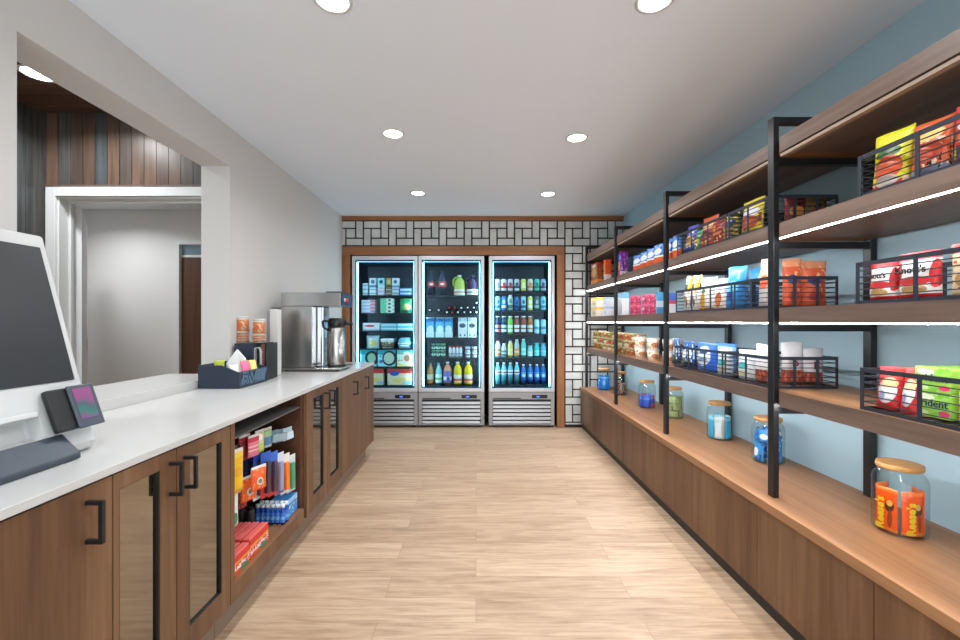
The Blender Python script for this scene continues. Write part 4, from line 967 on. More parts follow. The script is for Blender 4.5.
# candy cartons on the niche floor
cand = P('candy_carton', (206,50,40), [(.55,.72,(236,140,40)), (0,.2,(226,80,30))], [(.72,.1,.2,.16,(60,140,110))], [(9,.52,(240,236,236),.2,.56)])
topm = P('candy_top', (196,44,44), stripes=(5,(236,150,140),'x'))
for i, (y0_, y1_, xf_, h_, lab) in enumerate(((1.885, 2.058, -1.082, .088, 'nearest red and orange candy carton on the niche floor'), (2.066, 2.246, -1.084, .098, 'second red and orange candy carton on the niche floor, behind the nearest'))):
    t = thing('candy_carton', lab, 'candy box', (xf_, (y0_+y1_)/2, ZN()), PI/2, 'red candy cartons in the niche')
    ww, dd_ = y1_-y0_, .22
    MB().box(-ww/2, 0, 0, ww/2, dd_, h_-.012).build('carton', cand, t, .001)
    for j in range(5): MB().box(-ww/2, .003+j*.0435, h_-.0115, ww/2, .038+j*.0435, h_).build('candy_bar', M('bar_red', (224, 104, 96), .35), t, .003)
for i in range(6):
    for r_ in range(2):
        t = bottle('', f'small blue bottle, {ORD[i]} from left in the {["front","rear"][r_]} row on the niche floor', 'bottle', .112+.004*r_, .0128, M('lotion_blue', (34, 84, 180), .25), white_cap, P('lotion_label', (60,120,210), [(.3,.6,(110,170,230))]), (.1,.6), neck=.7, shoulder=.66, caph=.16, capw=1.1)
        t.location = (-1.232+i*.028+.006*r_, 2.43+r_*.032, ZN()); t['group'] = 'small blue bottles in the niche'
solo('blue_carton', MB().box(-.12, 0, 0, .075, .10, .105), P('sky_carton', (60,140,214), [(.75,1,(150,200,236))], (), [(5,.6,(200,226,240),.1,.8)]), 'light blue carton at the far end of the niche floor', 'carton', (-1.09, 2.55, ZN()), PI/2, None, .002)
rk = MB()
for i in range(5):
    y = 2.27+i*.0
for i in range(4): rk.lathe([(.020,0),(.022,.01),(.022,.10),(.018,.115)], 12, (-1.36+i*.048, 2.30, 0))
for i in range(4):
    t = thing('black_canister', f'{ORD[i]} black ribbed canister from the left on the niche floor', 'canister', (-1.372+i*.05, 2.33, ZN()), 0, 'black canisters in the niche')
    c_ = MB().lathe([(.020,0),(.022,.006)] + [(.0222-.0016*(j % 2), .012+j*.011) for j in range(10)] + [(.019,.125),(.016,.128)], 14); c_.build('canister', M('canister_black', (34, 35, 38), .4), t)
    MB().lathe([(.014,.1285),(.014,.142)], 12).build('cap', black_plastic, t)
# ================================================================== GOODS ON THE SHELVING (facing the aisle, -x)
RZ = -PI/2
def YB_(px, X): return YX(px, X)
def span(px0, px1, X, d):
    """far and near ends (Y) of a box whose far front edge is at px0 and near back edge at px1"""
    return YX(px1, X+d), YX(px0, X)
def rbox(name, label, cat, Y0_, Y1_, X, z, h, d, mat, group=None, bev=.002, yaw=0):
    w = Y1_-Y0_
    return solo(name, MB().box(-w/2, 0, 0, w/2, d, h), mat, label, cat, (X, (Y0_+Y1_)/2, z+.0008), RZ+yaw, group, bev)
def rbag(name, label, cat, Yc, X, z, w, h, d, mat, group=None, seed=1, yaw=0, lean=0, foot=.22, fin=.08):
    X, Yc = fit(X, Yc, z, w, d, yaw)
    o = solo(name, MB().pillow(w, h, d, 10, 14, seed, foot, fin, lean=lean), mat, label, cat, (X, Yc, z), RZ+yaw, group)
    note(o, w, d, yaw); return o
BAGS = []
def note(o, w, d, yaw):
    c_, s_ = abs(math.cos(yaw)), abs(math.sin(yaw))
    BAGS.append([o, w/2*s_+d*.6*c_, w/2*c_+d*.6*s_, s_ > .7])
def settle():
    """squeeze neighbouring bags until they only touch"""
    for _ in range(6):
        for i in range(len(BAGS)):
            for j in range(i):
                A, B = BAGS[i], BAGS[j]; a, b2 = A[0], B[0]
                if abs(a.location.z-b2.location.z) > .1: continue
                dx, dy = a.location.x-b2.location.x, a.location.y-b2.location.y
                ox, oy = A[1]+B[1]+.002-abs(dx), A[2]+B[2]+.002-abs(dy)
                if ox <= 0 or oy <= 0: continue
                k = 1 if (A[3] and B[3]) or (abs(dy) < .03) or (ox < .012) else 2; ov = ox if k == 1 else oy; dd_ = dx if k == 1 else dy
                for Q, sg in ((A, 1), (B, -1)):
                    e = Q[k]; ax = 'y' if (k == 1) != Q[3] else 'x'
                    setattr(Q[0].scale, ax, getattr(Q[0].scale, ax)*(e-ov/4)/e); Q[k] = e-ov/4
                    m = sg*(1 if dd_ >= 0 else -1)*ov/4
                    if k == 1: Q[0].location.x += m
                    else: Q[0].location.y += m
BX = 1.432
def fit(X, Yc, z, w, d, yaw):
    """keep a bag clear of the wires of the basket that it stands in"""
    for lab, a, b2, zz in bk:
        if abs(z-.014-zz) < .003 and a-.03 < Yc < b2+.03:
            ex = w/2*abs(math.sin(yaw)) + d*.62*abs(math.cos(yaw)); ey = w/2*abs(math.cos(yaw)) + d*.62*abs(math.sin(yaw))
            X = min(max(X, BX+.009+ex), BX+.325-.009-ex); Yc = min(max(Yc, a+.009+ey), b2-.009-ey)
    return X, Yc
# ---- wire baskets
def basket(label, Y0_, Y1_, X, z, dp=.325, hh=.155):
    t = thing('wire_basket', label, 'basket', (X, Y0_, z+.0008), 0, 'black wire baskets on the shelves')
    L_ = Y1_-Y0_; b = .003
    fr = MB()
    for zz, th in ((hh-.016, .016), (0, .012)):
        fr.box(0, 0, zz, b*2, L_, zz+th).box(dp-b*2, 0, zz, dp, L_, zz+th).box(b*2, 0, zz, dp-b*2, b*2, zz+th).box(b*2, L_-b*2, zz, dp-b*2, L_, zz+th)
    fr.build('rim', dark_metal, t)
    wr = MB()
    for i in range(5):
        zz = .030+i*.0235
        for x in (b, dp-b): wr.rod((x, b, zz), (x, L_-b, zz), .0022, 6)
        for y in (b, L_-b): wr.rod((b, y, zz), (dp-b, y, zz), .0022, 6)
    wr.build('side_wires', dark_metal, t)
    fl_ = MB(); n = max(4, int(L_/.05))
    for i in range(1, n): fl_.rod((b, L_*i/n, .004), (dp-b, L_*i/n, .004), .002, 5)
    fl_.build('floor_wires', dark_metal, t)
    n = max(2, round(L_/.2))
    for i in range(n+1):
        y = min(max(L_*i/n, .0075), L_-.0075)
        for x in (-.0015, dp-.0005): MB().box(x, y-.0075, .0005, x+.002, y+.0075, hh-.0005).build('strap', dark_metal, t)
    for x in (.115, .225):
        for y in (-.0015, L_-.0005): MB().box(x-.007, y, .0005, x+.007, y+.002, hh-.0005).build('strap', dark_metal, t)
    return t
Z2, Z3, Z4 = BT[2], BT[1], BT[0]
bk = [('black wire basket holding purple to dark red chip bags, upper shelf', 2.455, 3.06, Z2), ('black wire basket of yellow chip bags on the upper shelf beside the nearest post', 2.087, 2.44, Z2), ('black wire basket nearest the camera on the upper shelf', .96, 1.612, Z2),
      ('black wire basket holding white and orange pouches, middle shelf', 2.40, 3.08, Z3), ('black wire basket holding blue and orange bags, middle shelf beside the nearest post', 2.087, 2.388, Z3), ('black wire basket nearest the camera on the middle shelf, with red cookie bags', .96, 1.62, Z3),
      ('black wire basket holding blue cookie packs on the lowest shelf', 2.49, 3.10, Z4), ('black wire basket of white snack bags, lowest shelf beside the nearest post', 2.087, 2.475, Z4), ('black wire basket nearest the camera on the lowest shelf, with green gum boxes', .96, 1.602, Z4)]
for lab, a, b2, z in bk: basket(lab, a, b2, BX, z)
IX = BX+.055                                         # plane of the first row inside a basket
# ---- upper shelf
ch = {}
def chip(key, base, *a, **k): ch[key] = printed('chip_'+key, base, *a, **k)
WH, DK = (240,236,226), (40,26,30)
chip('purple', (96,92,190), [(0,.18,(40,50,140))], [(.5,.42,.36,.2,(226,170,90))], [(5,.58,(230,226,240),.2,.75)])
chip('green', (40,140,90), [(.82,1,(60,170,110))], [(.5,.45,.34,.18,(226,206,90))], [(5,.6,(240,236,210),.1,.7)])
chip('orange', (206,86,36), [(.0,.1,(140,50,30))], [(.5,.4,.36,.2,(150,50,40)), (.5,.68,.34,.1,(236,170,90))], [(6,.6,(240,200,130),.1,.6)])
chip('red', (170,52,34), [(.85,1,(150,40,30))], [(.5,.5,.36,.18,(226,110,60))], [(6,.6,(240,206,160),.1,.6)])
chip('yellow', (226,206,60), [(0,.12,(70,130,60))], [(.5,.62,.38,.14,(40,70,140)), (.5,.3,.36,.16,(190,110,60))], [(6,.6,(240,236,206),.1,.5)])
chip('gold', (226,196,40), [(0,.1,(110,130,50))], [(.5,.62,.4,.13,(226,226,236)), (.5,.32,.4,.2,(196,90,50))], [(6,.58,(120,50,40),.08,.55)])
chip('redblue', (206,60,50), [(0,.3,(60,70,150)), (.85,1,(226,190,60))], [(.5,.5,.36,.18,(240,226,200))], [(5,.6,(40,40,110),.1,.8)])
chip('dred', (120,26,28), [(.85,1,(100,20,24))], [(.5,.45,.34,.2,(220,150,80))], [(6,.58,(40,16,18),.05,.8)])
chip('dgold', (120,100,30), [], [(.5,.4,.34,.2,(190,60,40))], [(6,.58,(40,26,18),.05,.8)])
chip('tips', (230,222,30), [(0,.1,(190,60,40))], [(.45,.62,.34,.09,(60,110,50)), (.5,.34,.36,.22,(226,90,40)), (.5,.12,.3,.1,(206,190,180))], [(7,.57,(246,206,170),.06,.5)])
chip('flame', (226,96,40), [(0,.14,(120,126,150))], [(.5,.72,.36,.1,(240,190,70)), (.5,.4,.36,.2,(210,80,50))], [(7,.57,(240,216,190),.12,.62), (8,.62,(40,30,40),.05,.5)])
chip('scarlet', (226,60,64), [(0,.3,(60,40,60))], [(.5,.62,.36,.1,(240,236,226)), (.5,.42,.34,.1,(226,130,60))], [(6,.6,(210,206,70),.1,.5)])
def zt_of(py, Y, z): return wz(py, Y)-z
G = 'chip bags on the upper shelf'
def cb3(lab, key, px, w, py, z=Z2, grp=G, seed=1, d=.075, X=None, yaw=.12, lean=.08):
    X = X or IX+.01; Y = YX(px, X); h = zt_of(py, Y, z)
    return rbag('snack_bag', lab, 'bag of chips', Y, X, z+.014, w, h-.014, d, ch[key], grp, seed, yaw, lean)
cb3('purple blue chip bag farthest in the upper middle basket', 'purple', 686, .19, 228, seed=2)
cb3('green chip bag second farthest in the upper middle basket', 'green', 697, .15, 231, seed=3)
cb3('orange red chip bag third from the far end of the upper middle basket', 'orange', 709, .16, 216.5, seed=4)
cb3('dark red chip bag at the near end of the upper middle basket', 'red', 721.5, .12, 219, seed=5)
cb3('yellow chip bag with a blue patch beside the purple to red bags', 'yellow', 734.5, .125, 212, seed=6, d=.065)
cb3('golden chip bag with a white name patch left of the nearest post', 'gold', 752, .15, 199.5, seed=7, d=.07)
for i, (px, key, lab) in enumerate(((791, 'dred', 'dark red chip bag seen through the near end of the yellow chip basket'), (818, 'dgold', 'dark golden chip bag at the wall side of the yellow chip basket'))):
    Y = 2.145; X = wx(px, Y)
    rbag('snack_bag', lab, 'bag of chips', Y, X+ (0 if i else .03), Z2+.014, .12, .15 if i else .155, .05, ch[key], G, 11+i, PI/2-.1)
cb3('yellow and orange chip bag at the far end of the nearest upper basket', 'tips', 887, .135, 132, seed=8, d=.055, yaw=.08, X=1.475)
cb3('orange chip bag with dark foot in the middle of the nearest upper basket', 'flame', 929, .12, 120, seed=9, d=.055, yaw=.08, X=1.475)
cb3('red chip bag cut by the right edge of the photo, nearest upper basket', 'scarlet', 975, .12, 97, seed=10, d=.055, yaw=.08, X=1.475)
X = IX+.02; Y = YX(907, X+.04)
rbag('snack_bag', 'dark red chip bag between the yellow and orange bags, nearest upper basket', 'bag of chips', 1.435, X+.14, Z2+.014, .12, .15, .05, ch['dred'], G, 21, .2)
# cereal boxes in the far bay, upper shelf
SXI = 1.445
cer = [P('cereal_red', (150,50,36), [(.0,.2,(226,130,50))], [(.5,.55,.36,.24,(200,150,90)), (.5,.86,.36,.08,(226,206,190))], [(5,.58,(120,130,60),.2,.8)]),
       P('cereal_orange', (220,80,34), [(.0,.3,(226,206,200))], [(.5,.5,.3,.2,(140,150,60)), (.35,.18,.2,.1,(60,80,150))]),
       P('cereal_purple', (126,40,160), [(.0,.18,(236,226,236))], [(.4,.42,.28,.2,(240,190,60)), (.45,.78,.4,.12,(90,140,220)), (.6,.1,.3,.08,(190,70,60))], [(5,.6,(220,190,230),.2,.9), (6,.62,(60,20,90),0,1)])]
for (a, b2), m, py, lab in zip(((590.8,602.8),(603.2,611.6),(616.5,628)), cer, (263.5,260,252.5), ('red brown cereal box farthest on the upper shelf', 'orange cereal box second farthest on the upper shelf', 'purple cereal box on the upper shelf beside the third post')):
    y0_, y1_ = span(a, b2, SXI, .07); rbox('cereal_box', lab, 'cereal box', y0_, y1_-.01, SXI, Z2, wz(py, (y0_+y1_)/2)-Z2, .07, m, 'cereal boxes on the upper shelf')
y0_, y1_ = span(632.5, 641, SXI+.16, .06)
rbox('cereal_box', 'small purple box set back behind the blue snack packs, upper shelf', 'cereal box', y0_, y1_, SXI+.16, Z2, .19, .06, P('cereal_violet', (90,30,110), [(.7,.9,(150,60,170))]), 'cereal boxes on the upper shelf')
bp_ = P('blue_snack', (60,130,210), [(.0,.34,(220,90,40)), (.34,.42,(240,236,230))], [(.5,.62,.34,.16,(226,232,240))], [(5,.6,(20,60,150),.45,1)])
for i, px in enumerate((636.5, 643.3, 650.2, 657.2, 668.8, 674.8)):
    Y = YX(px, SXI+.02); rbag('snack_bag', f'blue white and orange snack pack, {ORD[i]} from the far end of its row, upper shelf', 'snack pack', Y, SXI+.035, Z2+.001, min(.155, .155 if i < 4 else .12), .145+.006*i, .05, bp_, 'blue snack packs on the upper shelf', 30+i, .2)
# ---- middle shelf
c_yel = P('carton_yellow', (232,230,222), [(.72,1,(236,196,90))], [(.5,.4,.3,.2,(206,170,130))], [(4,.6,(214,150,110),.05,.7)])
c_whi = P('carton_white', (222,230,238), [(.8,1,(170,200,226))], [(.5,.4,.34,.18,(190,200,220))])
c_bow = P('carton_bowl', (226,230,232), [(.75,1,(120,180,206))], [(.5,.3,.36,.24,(110,70,50))])
c_pnk = P('carton_pink', (206,70,106), [(.8,1,(226,110,140))], [(.5,.55,.4,.14,(240,206,214)), (.3,.2,.3,.12,(90,50,120))], [(5,.57,(130,50,110),.05,.9), (6,.62,(240,190,150),.05,.9)])
G = 'cartons on the middle shelf'
def stack2(a, b2, pyt, m, nm, d=.1):
    y0_, y1_ = span(a, b2, SXI, d); Yc = (y0_+y1_)/2; h = (wz(pyt, Yc)-Z3)/2
    for k_ in range(2): rbox('carton', f'{["lower","upper"][k_]} {nm}, middle shelf', 'carton', y0_, y1_-.012, SXI, Z3+k_*(h+.0005), h-.001, d, m, G)
stack2(590.6, 605.2, 298, c_yel, 'white and yellow carton at the far end')
stack2(605.8, 612.4, 297.5, c_whi, 'white carton behind the third post')
y0_, y1_ = span(616.5, 620.8, SXI, .06); rbox('carton', 'white carton just right of the third post, middle shelf', 'carton', y0_, y1_, SXI, Z3, .23, .06, c_whi, G)
y0_, y1_ = span(621.2, 629, SXI, .07); rbox('carton', 'white carton picturing a brown bowl, middle shelf', 'carton', y0_, y1_, SXI, Z3, .225, .07, c_bow, G)
stack2(629.6, 641.2, 295.8, c_pnk, 'pink snack carton, far stack')
stack2(641.6, 656, 294.5, c_pnk, 'pink snack carton, near stack')
y0_, y1_ = span(657.2, 664.8, SXI, .07); rbox('carton', 'light blue carton left of the second post, middle shelf', 'carton', y0_, y1_, SXI, Z3, .17, .07, P('carton_sky', (80,160,206), [(.3,.6,(210,230,240))]), G)
y0_, y1_ = span(668.5, 676, SXI, .05); rbox('carton', 'small white blue and red carton beside the basket of white pouches', 'carton', y0_, y1_, SXI, Z3, .15, .05, P('carton_flag', (70,110,200), [(0,.45,(226,230,240)), (.45,.62,(220,80,90))]), G)
pm1 = P('pouch_white', (218,216,210), [(.55,.75,(60,64,80))], [(.75,.8,.2,.3,(230,170,50)), (.4,.3,.3,.12,(150,120,90))], [(5,.6,(90,90,100),.1,.55)])
pm2 = P('pouch_orange', (220,218,212), [(0,.06,(180,130,60))], [(.42,.3,.2,.3,(230,160,40)), (.42,.56,.14,.07,(80,120,70))])
pm3 = P('pouch_tan', (218,216,212), [(0,.4,(226,214,200))], [(.6,.3,.16,.26,(214,110,50))])
G = 'white pouches on the middle shelf'
def mid(lab, m, px, w, py, X=None, seed=1, d=.08, yaw=.15, z=Z3, grp=G, name='pouch', cat='pouch', lean=.05):
    X = X or IX+.01; Y = YX(px, X); h = wz(py, Y)-z
    return rbag(name, lab, cat, Y, X, z+.014, w, h-.014, d, m, grp, seed, yaw, lean)
mid('white and grey pouch at the far end of the middle shelf basket', pm1, 684, .13, 277, seed=41)
mid('white pouch with a yellow side, second in the middle shelf basket', pm1, 694, .135, 275.5, seed=42)
mid('white pouch with an orange stripe, third in the middle shelf basket', pm2, 707.5, .15, 277.5, seed=43)
mid('white pouch with a small orange mark at the near end of that basket', pm3, 722.5, .14, 278.5, seed=44)
G = 'bags in the basket of blue and orange bags'
bb = P('bag_blue', (36,140,214), [(.85,1,(50,160,230))], [(.5,.5,.3,.14,(110,200,236)), (.4,.28,.2,.1,(20,80,160))], [(5,.62,(150,210,240),.3,.85)])
mid('shiny blue bag standing left of the nearest post, middle shelf', bb, 744, .17, 264.5, seed=45, d=.085, grp=G, name='snack_bag', cat='bag')
mid('second blue bag behind the shiny blue one, middle shelf', bb, 766, .13, 266, X=IX+.13, seed=46, d=.07, grp=G, name='snack_bag', cat='bag')
pe = P('bag_peach', (232,176,140), [(0,.35,(214,206,206))], [(.5,.5,.3,.14,(226,110,70))], [(5,.6,(240,226,210),.1,.9)])
mid('peach and white bag hidden partly by the nearest post, middle shelf', pe, 767, .10, 258, seed=47, d=.06, grp=G, name='snack_bag', cat='bag', yaw=.05)
ob = P('bag_orange', (220,96,54), [(.82,1,(226,150,110))], [(.45,.55,.26,.1,(70,70,140)), (.5,.2,.3,.1,(190,60,40))], [(6,.62,(240,190,150),.3,.95)])
for i, (px, w_, lab) in enumerate(((789, .11, 'orange bag right of the nearest post, middle shelf'), (811.5, .13, 'orange bag nearest the wall in the basket at the nearest post'))):
    Y = 2.15; rbag('snack_bag', lab, 'bag', Y, wx(px, Y)+(0.02 if i == 0 else .02), Z3+.014, w_, .235-.01*i, .055, ob, G, 50+i, PI/2-.15)
G = 'red cookie bags in the nearest middle basket'
ck = P('cookie_bag', (236,232,226), [(.82,1,(206,40,44)), (0,.08,(200,40,44))], [(.5,.36,.38,.1,(214,50,56)), (.5,.18,.3,.1,(214,170,110)), (.08,.5,.1,.3,(206,40,44)), (.92,.5,.1,.3,(206,40,44))])
ck2 = P('cookie_tan', (226,206,160), [(.8,1,(206,50,44))], [(.5,.3,.3,.16,(180,130,80))], [(6,.6,(200,60,50),.1,.8)])
for i, (px, w_, py, m, lab) in enumerate(((877, .105, 262, ck, 'far white and red cookie bag in the nearest middle basket'), (918, .135, 252, ck, 'near white and red cookie bag in the nearest middle basket'), (975, .13, 241, ck2, 'tan and red cookie bag cut by the right edge of the photo'))):
    Y = YX(px, 1.475); h = wz(py, Y)-Z3-.014
    X, Y = fit(1.475, Y, Z3+.014, w_, .06, .05)
    t = thing('cookie_bag', lab, 'bag of cookies', (X, Y, Z3+.014), RZ+.05, G)
    MB().pillow(w_, h, .06, 10, 14, 60+i, .2, .08, wr=.4).build('bag', m, t); note(t, w_, .06, .05)
    if i < 2: lettering(t, "Knott's", w_*.25, (0, -.0372, h*.60), (PI/2, 0, 0), lettering_black, bold=.0006)
# ---- lowest shelf
bowl = P('noodle_bowl', (112,140,54), [(.0,.10,(206,206,190))], [(.5,.45,.2,.24,(236,226,206)), (.2,.5,.12,.2,(206,60,50)), (.8,.45,.14,.22,(190,206,80))], [(4.5,.54,(190,60,44),.1,1), (5.5,.60,(232,226,196),.1,1)])
bl_ = P('bowl_lid', (196,186,140), [], (), [(5,.5,(190,70,50),0,1)])
def bowlt(lab, loc, rz):
    t = thing('noodle_bowl', lab, 'noodle bowl', loc, rz, 'stacked noodle bowls on the lowest shelf')
    MB().lathe([(.062,0),(.066,.004),(.078,.058),(.08,.064)], 16).build('bowl', bowl, t); MB().lathe([(.081,.0642),(.081,.0685),(.076,.0695)], 16).build('lid', bl_, t); return t
n = 8
proto = None
for c_ in range(n):
    Y = 4.07 + c_*(5.34-4.07)/(n-1)
    if abs(Y-4.38) < .03: Y -= .0
    for k_ in range(3):
        lab = f'{["bottom","middle","top"][k_]} noodle bowl of the {ORD[c_]} stack from the near end, lowest shelf'
        loc = (SXI+.085, Y, Z4+.0008+k_*.0705)
        if proto is None: proto = bowlt(lab, loc, 0)
        else: dup(proto, loc, random.uniform(-1.2, 1.2), lab)
nc = P('noodle_cup', (226,206,180), [(.86,1,(236,230,220)), (0,.08,(236,226,206))], [(.5,.45,.3,.22,(170,110,70))], [(6,.57,(150,90,50),.12,.8)])
for i, (px, X) in enumerate(((640.5, SXI+.055), (653, SXI+.055), (669.5, SXI+.055), (677, SXI+.17))):
    Y = YX(px, X)
    for k_ in range(2):
        t = cup(f'{["lower","upper"][k_]} brown noodle cup, {ORD[i]} stack from the noodle bowls, lowest shelf', .05, .094, nc, M('cup_lid_white', (226,220,210), .4), 'noodle cup', 'noodle_cup'); t['group'] = 'brown noodle cups on the lowest shelf'
        t.location = (X, Y, Z4+.0008+k_*.0948)
G = 'blue cookie packs on the lowest shelf'
sb = P('cookie_small', (30,80,150), [(.0,.2,(20,40,70))], [(.5,.5,.34,.16,(226,232,236)), (.5,.22,.3,.1,(90,120,70))], [(6,.6,(190,210,220),.2,.9)])
for i, (px, h_) in enumerate(((677, .19), (684.5, .17), (691.5, .175))):
    Y = YX(px, IX+.01); rbag('cookie_pack', f'small dark blue cookie pack, {ORD[i]} from the far end of the blue basket', 'cookie pack', Y, IX+.01, Z4+.014, .085, h_, .055, sb, G, 70+i, .1)
bigb = P('cookie_big', (40,100,206), [], [(.45,.52,.36,.36,(214,222,230)), (.45,.66,.2,.07,(60,80,130)), (.45,.4,.22,.05,(110,150,200))])
rbag('cookie_pack', 'large blue cookie bag with a white panel leaning in the blue basket', 'cookie pack', YX(708, IX+.01), IX+.005, Z4+.014, .20, .175, .07, bigb, G, 75, .1)
rbag('cookie_pack', 'plain blue cookie pack behind the large blue bag, lowest shelf', 'cookie pack', YX(724, IX+.12), IX+.13, Z4+.014, .20, .175, .06, P('cookie_plain', (50,120,210), [(.7,.85,(120,190,230))]), G, 76, .1)
G = 'white snack bags on the lowest shelf'
wt = P('snack_teal', (214,220,222), [(0,.06,(190,210,206))], [(.45,.45,.3,.12,(70,180,190)), (.5,.2,.3,.1,(206,190,150))])
for i, (px, h_) in enumerate(((731.5, .155), (747.5, .16))):
    Y = YX(px, IX); rbag('snack_bag', f'{["far","near"][i]} white and teal snack bag on the lowest shelf', 'snack bag', Y, IX, Z4+.014, .125, h_, .06, wt, G, 80+i, .1)
mr = P('snack_maroon', (216,212,212), [(.06,.34,(150,60,40)), (0,.06,(90,30,30))], [], [(6,.58,(206,110,60),.06,.34)])
Y = YX(763, IX); rbag('snack_bag', 'white and maroon snack bag left of the nearest post, lowest shelf', 'snack bag', Y, IX, Z4+.014, .09, .195, .05, mr, G, 84, .1)
mar = M('maroon_ink', (150, 30, 60), .5)
for i, (px, w_, h_, lab) in enumerate(((791, .125, .21, 'white snack bag with maroon letters right of the nearest post, lowest shelf'), (813, .115, .18, 'white snack bag with maroon letters nearest the wall, lowest shelf'))):
    Y = 2.165; t = thing('snack_bag', lab, 'snack bag', (wx(px, Y)+(-.012 if i else .016), Y, Z4+.014), -.1, G)
    MB().pillow(w_, h_, .06, 10, 14, 86+i, .2, .08, wr=.4).build('bag', mr, t); note(t, w_, .06, PI/2-.1)
    lettering(t, 'IS', .05, (-.005, -.037, h_*.52), (PI/2, 0, 0), mar, bold=.002)
rw = P('treat_bag', (206,40,40), [(0,.14,(200,36,36))], [(.5,.42,.34,.28,(226,226,226)), (.55,.62,.3,.12,(226,190,140)), (.35,.3,.16,.12,(150,160,200))])
G = 'bags in the nearest lowest basket'
rbag('treat_bag', 'red and white treat bag leaning at the far end of the nearest lowest basket', 'treat bag', YX(882, 1.475), 1.475, Z4+.014, .12, .15, .06, rw, G, 90, .2, .1)
rbag('treat_bag', 'red and white treat bag beside the green gum boxes, lowest shelf', 'treat bag', YX(904, 1.48), 1.485, Z4+.014, .085, .155, .06, rw, G, 91, .2, .1)
gm = P('gum_box', (150,206,80), [(.9,1,(190,226,120))], [(.82,.2,.16,.11,(226,70,120)), (.3,.8,.26,.12,(226,236,206)), (.2,.16,.2,.1,(206,230,170))], [(3,.6,(120,196,60),0,1)])
GY1, GY0 = YX(915, IX), YX(951, IX)
inkg = M('gum_ink', (34, 60, 70), .5)
for k_ in range(2):
    t = thing('gum_box', f'{["lower","upper"][k_]} of two stacked lime green gum boxes, nearest basket of the lowest shelf', 'gum box', (IX, (GY0+GY1)/2, Z4+.0145+k_*.0825), RZ, 'lime green gum boxes')
    wg = GY1-GY0
    MB().box(-wg/2, 0, 0, wg/2, .15, .081).build('box', gm, t, .001)
    lettering(t, 'trident', .034, (0, -.0009, .045), (PI/2, 0, 0), inkg, bold=.0006)
rbox('candy_box', 'yellow orange candy box cut by the right edge of the photo, lowest shelf', 'candy box', GY0-.13, GY0-.022, IX, Z4+.014, .125, .1, P('candy_gold', (230,176,80), [(.5,.75,(240,214,150))]))
rbox('candy_box', 'dark red box standing behind the gum boxes at the right edge, lowest shelf', 'candy box', GY0-.12, GY0+.0, IX+.165, Z4+.014, .20, .06, P('candy_wine', (120,44,50), [(.7,.8,(190,110,110))]))
# ---- glass candy jars on the low cabinets
settle()
jar_g = glass('jar_glass', (240, 247, 247), .03, 1.4)
def jar(label, px, py, r=.083, h=.245, X=None):
    Y = F*(H-CZ)/(py-VY); X = wx(px, Y)
    t = thing('candy_jar', label, 'candy jar', (X, Y, CZ+.0008), 0, 'glass candy jars on the low cabinets')
    MB().lathe([(r*.9,0),(r*.99,.006),(r,.02),(r,h*.78),(r*.94,h*.86),(r*.78,h*.93),(r*.76,h*.965)], 32).build('glass_body', jar_g, t)
    MB().lathe([(r*.76,h*.966),(r*.84,h*.97),(r*.86,h*1.0),(r*.84,h*1.045),(r*.8,h*1.05)], 32).build('lid', lid_wood, t)
    return t, (X, Y)
def jar_fill(XY, r, n, fill, rows, mk, rings=((.74, 1.0),)):
    """stand packs round the inside of a jar"""
def pack_in(XY, ang, rad, z, w, h, d, mat, label, grp, seed, name='candy_pack', tilt=0, cat='candy'):
    x, y = XY[0] + rad*math.cos(ang), XY[1] + rad*math.sin(ang)
    o = solo(name, MB().pillow(w, h, d, 6, 9, seed, .12, .1, wr=.5), mat, label, cat, (x, y, z), ang+PI/2+tilt, grp)
    return o
CAMA = lambda XY: math.atan2(-XY[1], -XY[0])
# nearest jar: orange candy packs
t, XY = jar('glass jar of orange candy packs nearest the camera on the low cabinets', 899.5, 531, .085, .26)
or_m = P('orange_candy', (250,84,8), [(.9,1,(250,120,40)), (0,.08,(250,140,70))], [(.68,.60,.2,.14,(90,44,20)), (.68,.66,.14,.07,(226,160,70)), (.72,.3,.1,.2,(150,60,20))])
yel = M('candy_yellow', (250, 206, 40), .5)
a0 = CAMA(XY)
for i, (da, tl) in enumerate(((-.66, 0), (.66, 0), (2.05, 0), (-2.05, 0))):
    tt = thing('candy_pack', f'{["left front","right front","right side","left side"][i]} orange candy pack in the nearest glass jar', 'candy', (XY[0]+.058*math.cos(a0+da), XY[1]+.058*math.sin(a0+da), CZ+.009), a0+da+PI/2, 'orange candy packs in the nearest jar')
    MB().pillow(.078, .168, .024, 8, 12, 100+i, .1, .08, wr=.4).build('wrapper', or_m, tt)
    if i < 2:
        lettering(tt, "Reese's", .042, (-.014, -.0152, .068), (PI/2, -PI/2, 0), yel, bold=.0014, name='lettering')
# other jars
def fill_ring(XY, n, rad, z, w, h, d, mats, labf, grp, seed0, off=0.0):
    a0 = CAMA(XY)
    for i in range(n):
        a = a0 + off + 2*PI*i/n
        pack_in(XY, a, rad, z, w, h, d, mats[i % len(mats)], labf(i), grp, seed0+i)
side = ['facing the aisle', 'second round from the aisle side', 'third round from the aisle side', 'towards the wall', 'fifth round from the aisle side', 'last round from the aisle side']
t, XY = jar('glass jar of blue and white candy bags half behind the nearest post', 768, 461.5, .085, .255)
m_b = [P('bluebag', (40,120,206), [], [(.5,.72,.3,.16,(236,240,244)), (.5,.25,.2,.12,(230,236,244))], [(4,.6,(120,180,230),0,1)]), P('bluebag2', (60,150,220), [], [(.4,.45,.26,.22,(240,242,246))], [(4,.6,(30,80,170),0,1)])]
fill_ring(XY, 4, .054, CZ+.009, .086, .112, .034, m_b, lambda i: f'lower blue and white candy bag {side[i]}, jar at nearest post', 'candy bags in the jar behind the nearest post', 110, .6)
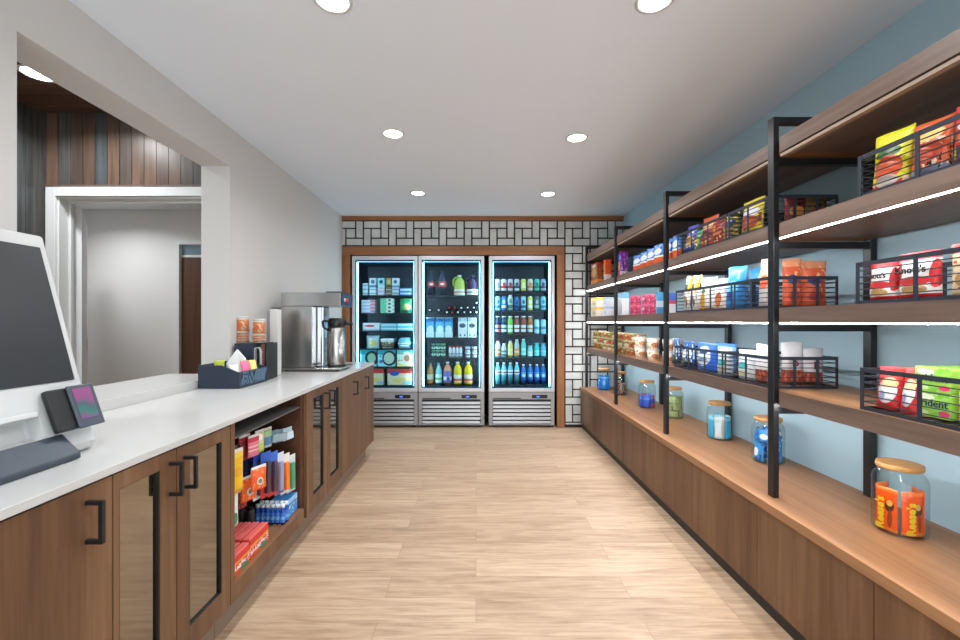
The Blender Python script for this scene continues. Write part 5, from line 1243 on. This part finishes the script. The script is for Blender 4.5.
fill_ring(XY, 4, .054, CZ+.124, .084, .075, .034, m_b[::-1], lambda i: f'upper blue and white candy bag {side[i]}, jar at nearest post', 'candy bags in the jar behind the nearest post', 120, -.2)
t, XY = jar('glass jar of white and light blue candy sticks, second from the nearest post', 719.5, 438, .084, .25)
fill_ring(XY, 6, .061, CZ+.009, .064, .155, .028, [P('stick_white', (240,240,240), [(.7,.85,(214,226,232))], [(.8,.5,.14,.4,(206,196,196))]), P('stick_blue', (70,180,220), [(.8,.95,(160,220,240))])], lambda i: f'{["light blue","white"][(i+1) % 2]} candy stick {side[i]}, white and blue jar', 'candy sticks in the white and blue jar', 130)
t, XY = jar('glass jar of green wrapped candies right of the second post', 673.5, 417, .082, .25)
gr_m = [P('green_mix', (170,180,110), [], (), [(7,.55,(110,130,50),0,1), (8,.6,(226,220,180),0,1)]), P('tan_mix', (190,170,130), [], (), [(7,.55,(120,140,60),0,1), (8,.6,(110,70,60),0,1)])]
for k_ in range(3): fill_ring(XY, 5, .057, CZ+.009+k_*.059, .074, .056, .03, gr_m, lambda i: f'{["bottom","middle","top"][k_]} layer green candy {side[i]}, green jar', 'green candies in the jar', 140+6*k_, k_*.5)
t, XY = jar('glass jar of blue and red candies left of the second post', 647, 407, .082, .25)
fill_ring(XY, 5, .057, CZ+.009, .074, .115, .032, [P('blue_candy', (50,90,206), [(.6,.8,(90,140,230))]), P('red_candy', (206,90,90), [(.3,.7,(60,80,190))])], lambda i: f'{["blue","red and blue"][i % 2]} candy bag {side[i]}, jar left of second post', 'candy bags in the blue and red jar', 160)
t, XY = jar('glass jar of brown candy bars right of the third post', 620.5, 394.5, .08, .25)
fill_ring(XY, 5, .055, CZ+.009, .07, .12, .03, [P('brown_bar', (90,60,46), [], (), [(6,.58,(206,196,180),0,1), (7,.6,(190,90,50),0,1)])], lambda i: f'brown candy bar {side[i]}, jar right of third post', 'brown bars in the jar', 170)
t, XY = jar('glass jar of bright blue candy bags farthest on the low cabinets', 604, 389.5, .083, .25)
fill_ring(XY, 5, .057, CZ+.009, .074, .165, .034, [P('bright_blue', (30,130,226), [(.8,.9,(110,190,240))], [(.5,.5,.24,.2,(120,190,240))])], lambda i: f'bright blue candy bag {side[i]} in the farthest jar', 'bright blue candy bags in the farthest jar', 180)
# ------------------------------------------------------------------ tidy
seen = {}
for o in bpy.data.objects:
    if o.parent is None and 'label' in o:
        n = len(o['label'].split())
        if not 4 <= n <= 16: print('LABEL WORDS', n, o['label'])
        seen.setdefault(o['label'], []).append(o)
for k, v in seen.items():
    if len(v) > 1: print('SAME LABEL', len(v), k)
print('THINGS', sum(1 for o in bpy.data.objects if o.parent is None and 'label' in o), 'OBJECTS', len(bpy.data.objects))
